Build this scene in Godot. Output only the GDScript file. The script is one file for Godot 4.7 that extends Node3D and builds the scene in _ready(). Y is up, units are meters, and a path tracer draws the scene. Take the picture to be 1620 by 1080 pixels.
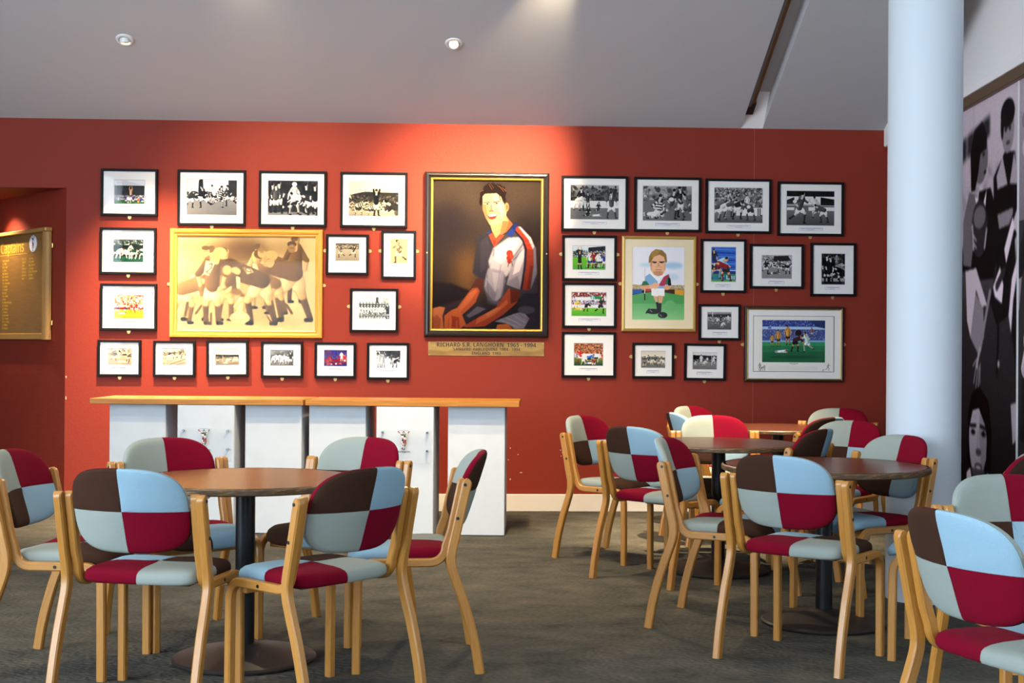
extends Node3D
# A clubhouse bar: red wall hung with framed rugby pictures, patchwork chairs round pedestal tables.

const WALL_Z := -10.51            # face of the red wall
const EAVE := 2.99                # where the sloped ceiling meets the red wall
const PITCH := 0.475              # rise of the ceiling per metre towards the room
const SKEW := 0.0688              # the side wall and the counter stand this far (radians) off square
var M := {}                       # materials
var used := {}                    # names taken at top level

func _ready() -> void:
	camera_and_sky()
	daylight()
	make_materials()
	build_shell()
	build_mural()
	build_lamps()
	build_counter()
	build_board()
	build_pictures()
	build_tables()
	build_chairs()
	build_wear()

# ------------------------------------------------------------------ camera, sky, light
func camera_and_sky() -> void:
	var cam := Camera3D.new()
	cam.name = "camera"
	cam.fov = rad_to_deg(2.0 * atan(540.0 / 2150.0))
	cam.position = Vector3(0, 1.27, 0)
	cam.rotation_degrees = Vector3(0.24, -2.6, 0.4)
	cam.near = 0.05
	cam.far = 100.0
	add_child(cam)
	var env := Environment.new()
	env.background_mode = Environment.BG_SKY
	var sky := Sky.new()
	var sm := ProceduralSkyMaterial.new()
	sm.sky_top_color = Color(0.55, 0.68, 0.9)
	sm.sky_horizon_color = Color(0.8, 0.86, 0.93)
	sm.ground_horizon_color = Color(0.5, 0.52, 0.5)
	sm.ground_bottom_color = Color(0.3, 0.32, 0.3)
	sm.sky_energy_multiplier = 1.6
	sky.sky_material = sm
	env.sky = sky
	env.tonemap_mode = Environment.TONE_MAPPER_LINEAR
	env.tonemap_exposure = 1.0
	env.sdfgi_enabled = true
	env.ssao_enabled = true
	env.ssil_enabled = true
	var we := WorldEnvironment.new()
	we.name = "environment"
	we.environment = env
	add_child(we)

func daylight() -> void:
	# the sky's light at each window: left wall (three) and the wall behind the camera (two)
	for z in [-3.0, 0.1, 3.2]:
		window_light(Vector3(-6.12, 2.4, z), Vector3(1, 0, 0), Vector2(2.7, 3.7), 4.2)
	for x in [-3.8, 0.2]:
		window_light(Vector3(x, 1.75, 4.85), Vector3(0, 0, -1), Vector2(3.1, 2.2), 1.0)

func window_light(p: Vector3, towards: Vector3, size: Vector2, e: float) -> void:
	var a := AreaLight3D.new()
	a.name = "daylight"
	a.area_size = size
	a.area_normalize_energy = false
	a.light_energy = e
	a.light_color = Color(0.87, 0.94, 1.0)
	a.shadow_enabled = true
	a.area_range = 30.0
	a.position = p
	add_child(a, true)
	a.look_at_from_position(p, p + towards)

# lamps: place on the sloped ceiling, aim, energy, half cone, softness of the cone edge, whether it is in the picture
const LAMPS := [
	[-2.294, -9.632, -2.10, 0.0, -10.30, 41.0, 34.0, 1.0, "white recessed ceiling spotlight tilted down the red wall, above the lineout photo"],
	[0.010, -9.614, -0.25, 0.6, -5.6, 9.0, 38.0, 0.8, "white recessed ceiling spotlight glaring towards us from the middle of the ceiling"],
	[0.819, -8.651, 0.24, 2.76, -10.51, 400.0, 22.0, 1.0, "white recessed ceiling spotlight aimed at the portrait, above the picture's top edge"],
	[-1.48, -8.65, -1.05, 1.70, -10.51, 16.0, 38.0, 1.0, "white recessed ceiling spotlight aimed at the framed drawing, above the picture's top edge"],
	[2.05, -8.2, 1.88, 0.7, -9.0, 60.0, 19.0, 0.8, "white recessed ceiling spotlight aimed at the farthest table, above the picture's top edge"],
	[-2.294, -6.6, -1.4, 0.0, -7.2, 7.0, 45.0, 1.0, "white recessed ceiling spotlight high above the counter table's far side"],
	[0.010, -6.6, -0.45, 0.95, -9.8, 26.0, 30.0, 1.0, "white recessed ceiling spotlight aimed at the white pedestals, above the picture's top edge"],
	[0.15, -7.6, 0.75, 0.0, -8.6, 13.0, 34.0, 1.0, "white recessed ceiling spotlight shining on the carpet between the tables, above the picture's top edge"],
	[1.2, -4.6, -0.5, 0.4, -8.6, 16.0, 34.0, 1.0, "white recessed ceiling spotlight high aimed across at the white pedestals"],
	[-1.6, -4.2, -1.2, 0.0, -5.2, 4.0, 45.0, 1.0, "white recessed ceiling spotlight high above the counter table's near side"],
]

func build_lamps() -> void:
	for i in LAMPS.size():
		var l = LAMPS[i]
		var p := Vector3(l[0], EAVE + PITCH * (l[1] - WALL_Z), l[1])
		var aim := Vector3(l[2], l[3], l[4])
		spot_lamp(p, aim, l[5], l[6], l[7], l[8])
	spot_lamp(Vector3(-3.79, 2.461, -11.15), Vector3(-3.50, 1.5, -11.1), 2.4, 48.0, 1.0, "small white recessed downlight in the red soffit over the captains' board", false)

func spot_lamp(p: Vector3, aim: Vector3, energy: float, cone: float, soft: float, label: String, sloped := true) -> void:
	var t := thing("ceiling_spotlight", label, "spotlight", p, 0.0, "recessed spotlights in the sloped ceiling")
	t.rotation.x = -atan(PITCH) if sloped else 0.0
	var ring := lathe([Vector2(0.040, 0.02), Vector2(0.040, -0.004), Vector2(0.046, -0.012), Vector2(0.058, -0.010), Vector2(0.063, 0.0)], 36)
	part(t, "trim_ring", ring, M.white_metal)
	var d := (t.transform.affine_inverse() * aim).normalized()
	var eye := Node3D.new()
	var cup := lathe([Vector2(0.012, 0.03), Vector2(0.036, 0.012), Vector2(0.037, -0.018), Vector2(0.033, -0.020), Vector2(0.028, 0.004), Vector2(0.0, 0.012)], 28)
	var b := Basis(Quaternion(Vector3(0, -1, 0), d))
	var c := part(t, "swivel_cup", cup, M.white_metal)
	c.basis = b
	var disc := lathe([Vector2(0.0, 0.0), Vector2(0.029, 0.0), Vector2(0.029, 0.004), Vector2(0.0, 0.004)], 24)
	var bulb := part(t, "lamp_bulb", disc, M.lamp)
	bulb.basis = b
	bulb.position = d * 0.012
	eye.free()
	var s := SpotLight3D.new()
	s.name = "spot"
	s.light_color = Color(1.0, 0.90, 0.74)
	s.light_energy = energy
	s.light_size = 0.012
	s.spot_angle = cone
	s.spot_angle_attenuation = soft
	s.spot_range = 20.0
	s.spot_attenuation = 2.0
	s.shadow_enabled = true
	t.add_child(s, true)
	var place := t.transform * (d * 0.03)
	var up := Vector3.UP if absf((aim - place).normalized().y) < 0.98 else Vector3.FORWARD
	s.transform = t.transform.affine_inverse() * Transform3D(Basis.looking_at(aim - place, up), place)

# ------------------------------------------------------------------ nodes
func numbered(called: String) -> String:
	if not used.has(called):
		used[called] = 0
		return called
	used[called] += 1
	return "%s_%03d" % [called, used[called]]

func thing(called: String, label: String, category: String, at := Vector3.ZERO, turn := 0.0, group := "") -> Node3D:
	var o := Node3D.new()
	o.name = numbered(called)
	add_child(o)
	o.position = at
	o.rotation.y = turn
	tag(o, label, category, group)
	return o

func tag(o: Node, label: String, category: String, group := "") -> void:
	o.set_meta("label", label)
	o.set_meta("category", category)
	if group:
		o.set_meta("group", group)

func part(parent: Node, called: String, mesh: Mesh, m: Material, at := Vector3.ZERO, label := "") -> MeshInstance3D:
	var o := MeshInstance3D.new()
	o.name = called
	o.mesh = mesh
	o.material_override = m
	o.position = at
	parent.add_child(o, true)
	if label:
		o.set_meta("label", label)
	return o

func struct(called: String, mesh: Mesh, m: Material, label := "") -> MeshInstance3D:
	var o := MeshInstance3D.new()
	o.name = numbered(called)
	o.mesh = mesh
	o.material_override = m
	o.set_meta("kind", "structure")
	if label:
		o.set_meta("label", label)
	add_child(o)
	return o

# ------------------------------------------------------------------ shapes
func tri(st: SurfaceTool, a: Vector3, b: Vector3, c: Vector3, out: Vector3, ua := Vector2.ZERO, ub := Vector2.ZERO, uc := Vector2.ZERO) -> void:
	var flip := (b - a).cross(c - a).dot(out) > 0.0
	st.set_uv(ua); st.add_vertex(a)
	if flip:
		st.set_uv(uc); st.add_vertex(c)
		st.set_uv(ub); st.add_vertex(b)
	else:
		st.set_uv(ub); st.add_vertex(b)
		st.set_uv(uc); st.add_vertex(c)

func quad(st: SurfaceTool, a: Vector3, b: Vector3, c: Vector3, d: Vector3, out: Vector3, ua := Vector2.ZERO, ub := Vector2.ZERO, uc := Vector2.ZERO, ud := Vector2.ZERO) -> void:
	tri(st, a, b, c, out, ua, ub, uc)
	tri(st, a, c, d, out, ua, uc, ud)

func begin(smooth := false) -> SurfaceTool:
	var st := SurfaceTool.new()
	st.begin(Mesh.PRIMITIVE_TRIANGLES)
	st.set_smooth_group(0 if smooth else -1)
	return st

func done(st: SurfaceTool) -> ArrayMesh:
	st.generate_normals()
	return st.commit()

# a box with chamfered edges
func add_box(st: SurfaceTool, c: Vector3, s: Vector3, bev := 0.0, b := Basis.IDENTITY) -> void:
	var h := s / 2.0
	bev = minf(bev, minf(h.x, minf(h.y, h.z)) * 0.9)
	var face := func(axis: int, sgn: float) -> Array:
		var u := (axis + 1) % 3
		var v := (axis + 2) % 3
		var r := []
		for k in [[-1, -1], [1, -1], [1, 1], [-1, 1]]:
			var p := Vector3.ZERO
			p[axis] = h[axis] * sgn
			p[u] = (h[u] - bev) * k[0]
			p[v] = (h[v] - bev) * k[1]
			r.append(p)
		return r
	for axis in 3:
		for sgn in [-1.0, 1.0]:
			var f: Array = face.call(axis, sgn)
			var n := Vector3.ZERO
			n[axis] = sgn
			var u := (axis + 1) % 3
			var v := (axis + 2) % 3
			var uv := func(p: Vector3) -> Vector2: return Vector2(p[u], p[v])
			quad(st, c + b * f[0], c + b * f[1], c + b * f[2], c + b * f[3], b * n, uv.call(f[0]), uv.call(f[1]), uv.call(f[2]), uv.call(f[3]))
	if bev <= 0.0:
		return
	for axis in 3:
		var u := (axis + 1) % 3
		var v := (axis + 2) % 3
		for su in [-1.0, 1.0]:
			for sv in [-1.0, 1.0]:
				var p := []
				for e in [[-1, 0], [1, 0], [1, 1], [-1, 1]]:
					var q := Vector3.ZERO
					q[axis] = (h[axis] - bev) * e[0]
					q[u] = (h[u] - (0.0 if e[1] == 0 else bev)) * su
					q[v] = (h[v] - (bev if e[1] == 0 else 0.0)) * sv
					p.append(q)
				var n := Vector3.ZERO
				n[u] = su
				n[v] = sv
				quad(st, c + b * p[0], c + b * p[1], c + b * p[2], c + b * p[3], b * n)
	for sx in [-1.0, 1.0]:
		for sy in [-1.0, 1.0]:
			for sz in [-1.0, 1.0]:
				var sg := Vector3(sx, sy, sz)
				var q := (h - Vector3.ONE * bev) * sg
				tri(st, c + b * (q + Vector3(bev * sx, 0, 0)), c + b * (q + Vector3(0, bev * sy, 0)), c + b * (q + Vector3(0, 0, bev * sz)), b * sg)

func box(c: Vector3, s: Vector3, bev := 0.0) -> ArrayMesh:
	var st := begin()
	add_box(st, c, s, bev)
	return done(st)

# box between two corners
func slab(a: Vector3, b: Vector3, bev := 0.0) -> ArrayMesh:
	return box((a + b) / 2.0, (b - a).abs(), bev)

# a polygon (x, y) pulled along +z by depth
func prism(poly: PackedVector2Array, depth: float, turn := Basis.IDENTITY, at := Vector3.ZERO) -> ArrayMesh:
	var st := begin()
	add_prism(st, poly, depth, turn, at)
	return done(st)

func add_prism(st: SurfaceTool, poly: PackedVector2Array, depth: float, turn := Basis.IDENTITY, at := Vector3.ZERO) -> void:
	if Geometry2D.is_polygon_clockwise(poly):
		poly = poly.duplicate()
		poly.reverse()
	var idx := Geometry2D.triangulate_polygon(poly)
	var v3 := func(p: Vector2, z: float) -> Vector3: return at + turn * Vector3(p.x, p.y, z)
	for i in range(0, idx.size(), 3):
		for z in [0.0, depth]:
			tri(st, v3.call(poly[idx[i]], z), v3.call(poly[idx[i + 1]], z), v3.call(poly[idx[i + 2]], z), turn * Vector3(0, 0, z - depth / 2.0), poly[idx[i]], poly[idx[i + 1]], poly[idx[i + 2]])
	var run := 0.0
	for i in poly.size():
		var a := poly[i]
		var b := poly[(i + 1) % poly.size()]
		var l := a.distance_to(b)
		quad(st, v3.call(a, 0.0), v3.call(b, 0.0), v3.call(b, depth), v3.call(a, depth), turn * Vector3(b.y - a.y, a.x - b.x, 0), Vector2(run, 0), Vector2(run + l, 0), Vector2(run + l, depth), Vector2(run, depth))
		run += l

# a profile of (radius, height) turned round the y axis; outside is to the right of the way the profile runs
func lathe(prof: Array, segs: int, smooth := false, crease := true) -> ArrayMesh:
	var st := begin(true)
	add_lathe(st, prof, segs, crease)
	st.generate_normals()
	return st.commit()

func add_lathe(st: SurfaceTool, prof: Array, segs: int, crease := true) -> void:
	for i in prof.size() - 1:
		st.set_smooth_group(i if crease else 0)
		var p: Vector2 = prof[i]
		var q: Vector2 = prof[i + 1]
		var t := q - p
		for k in segs:
			var a := TAU * k / segs
			var b := TAU * (k + 1) / segs
			var ca := Vector3(cos(a), 0, sin(a))
			var cb := Vector3(cos(b), 0, sin(b))
			var v := [ca * p.x + Vector3(0, p.y, 0), cb * p.x + Vector3(0, p.y, 0), cb * q.x + Vector3(0, q.y, 0), ca * q.x + Vector3(0, q.y, 0)]
			var out := (ca + cb) * t.y * -1.0 + Vector3(0, t.x, 0) * 2.0
			out = -out
			var uv := []
			for w in v:
				uv.append(Vector2(w.x, w.z) if absf(t.x) > absf(t.y) else Vector2(atan2(w.z, w.x) * p.x, w.y))
			if p.x > 1e-5:
				tri(st, v[0], v[1], v[2], out, uv[0], uv[1], uv[2])
			if q.x > 1e-5:
				tri(st, v[0], v[2], v[3], out, uv[0], uv[2], uv[3])

# a bent strip of wood: path in the (z, y) plane at x, hx half its width across, hz half its thickness; smooth along, creased at the arrises
func strip(path: Array, x: float, hx: float, hz: float, bev: float, round_end := false) -> ArrayMesh:
	var st := begin(true)
	if round_end:      # the last stretch narrows to a rounded end
		path = path.duplicate()
		var tip: Vector2 = path.pop_back()
		while path.back().distance_to(tip) < hz * 1.3:
			path.pop_back()
		var way: Vector2 = (tip - path.back()).normalized()
		for k in [1.0, 0.6, 0.3, 0.1, 0.0]:
			path.append(tip - way * hz * k)
	var n := path.size()
	var end: Vector2 = path.back()
	var ring := [Vector2(-hx + bev, -hz), Vector2(hx - bev, -hz), Vector2(hx, -hz + bev), Vector2(hx, hz - bev), Vector2(hx - bev, hz), Vector2(-hx + bev, hz), Vector2(-hx, hz - bev), Vector2(-hx, -hz + bev)]
	var rows := []
	var len := 0.0
	var lens := []
	for i in n:
		var p: Vector2 = path[i]
		if i > 0:
			len += p.distance_to(path[i - 1])
		lens.append(len)
		var a: Vector2 = path[maxi(i - 1, 0)]
		var b: Vector2 = path[mini(i + 1, n - 1)]
		var t := (b - a).normalized()
		var nn := Vector2(-t.y, t.x)
		var row := []
		for r in ring:
			var k := 1.0
			if round_end:
				k = sqrt(maxf(0.0, 1.0 - pow(clampf(1.0 - p.distance_to(end) / hz, 0.0, 1.0), 2.0)))
				k = maxf(k, 0.3)
			var q: Vector2 = p + nn * r.y * k
			row.append(Vector3(x + r.x, q.y, q.x))
		rows.append(row)
	for i in n - 1:
		var mid := Vector3(x, (path[i].y + path[i + 1].y) / 2.0, (path[i].x + path[i + 1].x) / 2.0)
		for k in 8:
			st.set_smooth_group(k)
			var k2 := (k + 1) % 8
			var out: Vector3 = (rows[i][k] + rows[i][k2] + rows[i + 1][k] + rows[i + 1][k2]) / 4.0 - mid
			# side faces (across x) show the laminations: left half of the texture; the others plain grain: right half
			var u0 := 0.52
			var u1 := 0.98
			if k == 2 or k == 6:
				u0 = 0.02
				u1 = 0.48
			elif k % 2 == 1:
				u0 = 0.6
				u1 = 0.62
			var v0: float = lens[i] * 1.6 + x
			var v1: float = lens[i + 1] * 1.6 + x
			quad(st, rows[i][k], rows[i][k2], rows[i + 1][k2], rows[i + 1][k], out, Vector2(u0, v0), Vector2(u1, v0), Vector2(u1, v1), Vector2(u0, v1))
	for e in [0, n - 1]:
		st.set_smooth_group(20 + e)
		var out3: Vector3 = rows[e][0] - rows[1 if e == 0 else n - 2][0]
		for k in range(1, 7):
			tri(st, rows[e][0], rows[e][k], rows[e][k + 1], out3, Vector2(0.1, 0.1), Vector2(0.4, 0.1), Vector2(0.4, 0.12))
	st.generate_normals()
	return st.commit()

func curve(pts: Array, step := 0.02) -> Array:
	var c := Curve2D.new()
	for i in pts.size():
		var p: Vector2 = pts[i]
		var a: Vector2 = pts[maxi(i - 1, 0)]
		var b: Vector2 = pts[mini(i + 1, pts.size() - 1)]
		var t := (b - a).normalized()
		c.add_point(p, -t * p.distance_to(a) / 3.0, t * p.distance_to(b) / 3.0)
	c.bake_interval = step
	return Array(c.get_baked_points())

func cylinder(r: float, len: float, axis: int, at: Vector3, segs := 12) -> ArrayMesh:
	var st := begin(true)
	add_lathe(st, [Vector2(0, -len / 2.0), Vector2(r, -len / 2.0), Vector2(r, len / 2.0), Vector2(0, len / 2.0)], segs)
	st.generate_normals()
	var m := st.commit()
	var s2 := SurfaceTool.new()
	var b := Basis.IDENTITY if axis == 1 else (Basis(Vector3(0, 0, 1), PI / 2) if axis == 0 else Basis(Vector3(1, 0, 0), PI / 2))
	s2.append_from(m, 0, Transform3D(b, at))
	return s2.commit()

# ------------------------------------------------------------------ materials
func mat(called: String, c: Color, rough := 0.8, metal := 0.0) -> StandardMaterial3D:
	var m := StandardMaterial3D.new()
	m.resource_name = called
	m.albedo_color = c
	m.roughness = rough
	m.metallic = metal
	M[called] = m
	return m

func noise_tex(freq: float, sd: int, stops: Array, size := 512, octaves := 4, kind := FastNoiseLite.TYPE_SIMPLEX_SMOOTH) -> NoiseTexture2D:
	var n := FastNoiseLite.new()
	n.seed = sd
	n.frequency = freq
	n.noise_type = kind
	n.fractal_octaves = octaves
	var t := NoiseTexture2D.new()
	t.width = size
	t.height = size
	t.seamless = true
	t.noise = n
	if stops:
		var g := Gradient.new()
		g.offsets = PackedFloat32Array(range(stops.size()).map(func(i): return float(i) / (stops.size() - 1)))
		g.colors = PackedColorArray(stops)
		t.color_ramp = g
	return t

func relief(m: StandardMaterial3D, freq: float, sd: int, cm: float, scale: Vector3, world := false) -> void:
	m.heightmap_enabled = true
	m.heightmap_texture = noise_tex(freq, sd, [], 256, 3)
	m.heightmap_scale = cm
	m.uv1_triplanar = true
	m.uv1_world_triplanar = world
	m.uv1_scale = scale

# grain running along v: stretched noise between two colours
func grain(w: int, h: int, sd: int, dark: Color, light: Color, across: float, along: float, figure := 0.0) -> ImageTexture:
	var n := FastNoiseLite.new()
	n.seed = sd
	n.frequency = 1.0
	n.fractal_octaves = 3
	var im := Image.create(w, h, false, Image.FORMAT_RGB8)
	for y in h:
		for x in w:
			var u := float(x) / w
			var v := float(y) / h
			var k := 0.5 + 0.55 * n.get_noise_2d(u * across, v * along)
			if figure > 0.0:
				var r := u * 14.0 + 2.2 * n.get_noise_2d(u * 3.0 + 50.0, v * along * 0.35)
				k = lerpf(k, 0.5 + 0.5 * sin(r * TAU), figure)
			im.set_pixel(x, y, dark.lerp(light, clampf(k, 0, 1)))
	return ImageTexture.create_from_image(im)

func make_materials() -> void:
	var m: StandardMaterial3D
	m = mat("red_paint", Color8(131, 45, 30), 0.6)
	m.metallic_specular = 0.3
	relief(m, 0.06, 3, 0.06, Vector3(2.2, 2.2, 2.2), true)
	m = mat("ceiling_paint", Color8(187, 188, 191), 0.9)
	m.metallic_specular = 0.2
	relief(m, 0.03, 5, 0.03, Vector3(1.5, 1.5, 1.5), true)
	mat("white_paint", Color8(240, 239, 238), 0.75)
	m = mat("column_paint", Color8(186, 192, 197), 0.6)
	m = mat("skirting_paint", Color8(225, 216, 204), 0.5)
	m = mat("pedestal_paint", Color8(188, 192, 195), 0.65)
	m.albedo_texture = noise_tex(0.012, 8, [Color8(249, 250, 250), Color8(255, 255, 255), Color8(248, 248, 246)], 256)
	m.uv1_triplanar = true
	mat("white_metal", Color8(225, 225, 222), 0.35)
	m = mat("lamp", Color8(255, 240, 215), 0.4)
	m.emission_enabled = true
	m.emission = Color8(255, 226, 176)
	m.emission_energy_multiplier = 6.0
	m = mat("carpet", Color8(255, 255, 255), 1.0)
	m.albedo_texture = noise_tex(0.009, 21, [Color8(68, 66, 60), Color8(81, 79, 71), Color8(88, 85, 76), Color8(95, 91, 81), Color8(106, 99, 87)], 1024, 6)
	m.uv1_triplanar = true
	m.uv1_world_triplanar = true
	m.uv1_scale = Vector3(0.30, 0.4, 0.42)
	m.heightmap_enabled = true
	m.heightmap_texture = noise_tex(0.2, 22, [], 512, 3)
	m.heightmap_scale = 0.8
	m.detail_enabled = true
	m.detail_blend_mode = BaseMaterial3D.BLEND_MODE_MUL
	m.detail_albedo = noise_tex(0.16, 23, [Color8(205, 205, 205), Color8(255, 255, 255)], 512, 3)
	m.metallic_specular = 0.15
	# wood
	m = mat("beech", Color8(255, 255, 255), 0.38)
	m.albedo_texture = beech_tex()
	m.clearcoat_enabled = true
	m.clearcoat = 0.18
	m.clearcoat_roughness = 0.25
	m = mat("plywood_dark", Color8(92, 66, 42), 0.8)
	m = mat("oak", Color8(255, 255, 255), 0.4)
	m.albedo_texture = grain(128, 512, 31, Color8(148, 92, 34), Color8(184, 128, 58), 26.0, 3.0, 0.18)
	m.uv1_scale = Vector3(3.0, 0.8, 1)
	m.metallic_specular = 0.3
	m = mat("table_veneer", Color8(255, 255, 255), 0.24)
	m.metallic_specular = 0.26
	m.albedo_texture = grain(256, 256, 32, Color8(66, 34, 22), Color8(110, 60, 37), 60.0, 4.0, 0.0)
	m.uv1_scale = Vector3(1.6, 1.6, 1)
	m = mat("table_edge", Color8(255, 255, 255), 0.4)
	m.albedo_texture = noise_tex(0.03, 33, [Color8(52, 34, 20), Color8(72, 50, 28), Color8(92, 68, 38), Color8(196, 164, 98)], 256)
	m.uv1_scale = Vector3(2.0, 22.0, 1)
	mat("black_steel", Color8(20, 21, 23), 0.32, 0.3)
	m = mat("base_iron", Color8(44, 36, 31), 0.5, 0.3)
	mat("screw_steel", Color8(60, 58, 52), 0.35, 0.9)
	mat("bolt_chrome", Color8(130, 135, 142), 0.25, 0.9)
	# patchwork cloth
	for c in [["burgundy_cloth", Color8(118, 6, 32)], ["brown_cloth", Color8(62, 40, 29)], ["blue_cloth", Color8(146, 177, 192)], ["sage_cloth", Color8(150, 157, 148)]]:
		m = mat(c[0], c[1], 0.95)
		m.albedo_texture = noise_tex(0.35, 41, [Color8(222, 222, 222), Color8(255, 255, 255)], 256, 2)
		m.metallic_specular = 0.2
		relief(m, 0.3, 42, 0.18, Vector3(7, 7, 7))
		m.rim_enabled = true
		m.rim = 0.05
		m.rim_tint = 0.6
	# frames and prints
	mat("black_frame", Color8(15, 13, 16), 0.5).metallic_specular = 0.25
	mat("mat_board", Color8(232, 227, 220), 0.9)
	mat("cream_board", Color8(232, 214, 176), 0.9)
	mat("bevel_core", Color8(205, 198, 206), 0.9)
	m = mat("pine_frame", Color8(255, 255, 255), 0.35)
	m.albedo_texture = grain(64, 256, 36, Color8(196, 118, 30), Color8(226, 152, 52), 12.0, 3.0)
	m.uv1_scale = Vector3(6, 1, 1)
	mat("gilt", Color8(204, 158, 66), 0.34, 0.7)
	mat("gilt_pale", Color8(196, 160, 88), 0.4, 0.6)
	mat("ebony", Color8(30, 24, 22), 0.3)
	mat("walnut_frame", Color8(48, 30, 20), 0.35)
	mat("brass", Color8(200, 170, 106), 0.38, 0.85)
	m = mat("brass_plate", Color8(176, 140, 82), 0.42, 0.75)
	m.albedo_texture = noise_tex(0.01, 44, [Color8(200, 190, 180), Color8(255, 255, 255)], 256)
	m.uv1_triplanar = true
	m.uv1_scale = Vector3(1.5, 6, 1)
	mat("engraved_black", Color8(30, 22, 18), 0.6)
	m = mat("glass", Color(0.05, 0.05, 0.05, 0.006), 0.03)
	m.metallic_specular = 0.24
	m.transparency = BaseMaterial3D.TRANSPARENCY_ALPHA
	m = mat("acrylic", Color(0.9, 0.95, 1.0, 0.05), 0.04)
	m.transparency = BaseMaterial3D.TRANSPARENCY_ALPHA
	# honours board
	m = mat("board_veneer", Color8(255, 255, 255), 0.3)
	m.albedo_texture = grain(256, 128, 37, Color8(120, 84, 36), Color8(150, 108, 50), 5.0, 50.0)
	m.uv1_scale = Vector3(1, 1, 1)
	m.clearcoat_enabled = true
	m.clearcoat = 0.5
	m = mat("board_moulding", Color8(168, 124, 66), 0.35)
	mat("gold_leaf", Color8(232, 186, 52), 0.45, 0.3)
	mat("badge_white", Color8(226, 230, 238), 0.4)
	# mural edge
	m = mat("rail_wood", Color8(96, 74, 50), 0.45)
	mat("joint_white", Color8(214, 214, 214), 0.6)
	mat("track_dark", Color8(38, 30, 26), 0.6)
	mat("track_face", Color8(92, 80, 74), 0.6)
	mat("track_brown", Color8(120, 82, 46), 0.5)
	m = mat("paint_line", Color8(176, 84, 74), 0.6)
	mat("plaster", Color8(232, 216, 206), 0.9)

func beech_tex() -> ImageTexture:
	var n := FastNoiseLite.new()
	n.seed = 30
	n.frequency = 1.0
	var im := Image.create(128, 256, false, Image.FORMAT_RGB8)
	var dark := Color8(144, 91, 32)
	var light := Color8(190, 135, 60)
	for y in 256:
		for x in 128:
			var v := y / 256.0
			var k: float
			if x < 64:   # edge of the laminations: fine lines along the bend
				var lam := x / 64.0 * 9.0
				var f := lam - floorf(lam)
				k = 0.62 + 0.3 * n.get_noise_2d(floorf(lam) * 7.3, v * 5.0)
				if f < 0.16:
					k -= 0.32
			else:
				k = 0.55 + 0.5 * n.get_noise_2d(x * 0.22, v * 6.0 + 40.0)
			im.set_pixel(x, y, dark.lerp(light, clampf(k, 0, 1)))
	return ImageTexture.create_from_image(im)

# ------------------------------------------------------------------ the room
func ceil_y(z: float) -> float:
	return EAVE + PITCH * (z - WALL_Z)

# a piece of the sloped ceiling between x0 and x1: polygon in (z, y) pulled along x
func slope_piece(x0: float, x1: float, z0: float, z1: float, lift: float, thick: float) -> ArrayMesh:
	var poly := PackedVector2Array([Vector2(z0, ceil_y(z0) + lift), Vector2(z1, ceil_y(z1) + lift), Vector2(z1, ceil_y(z1) + lift + thick), Vector2(z0, ceil_y(z0) + lift + thick)])
	# (x, y, z) of the prism become (z, y, x)
	return prism(poly, x1 - x0, Basis(Vector3(0, 0, 1), Vector3(0, 1, 0), Vector3(1, 0, 0)), Vector3(x0, 0, 0))

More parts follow.
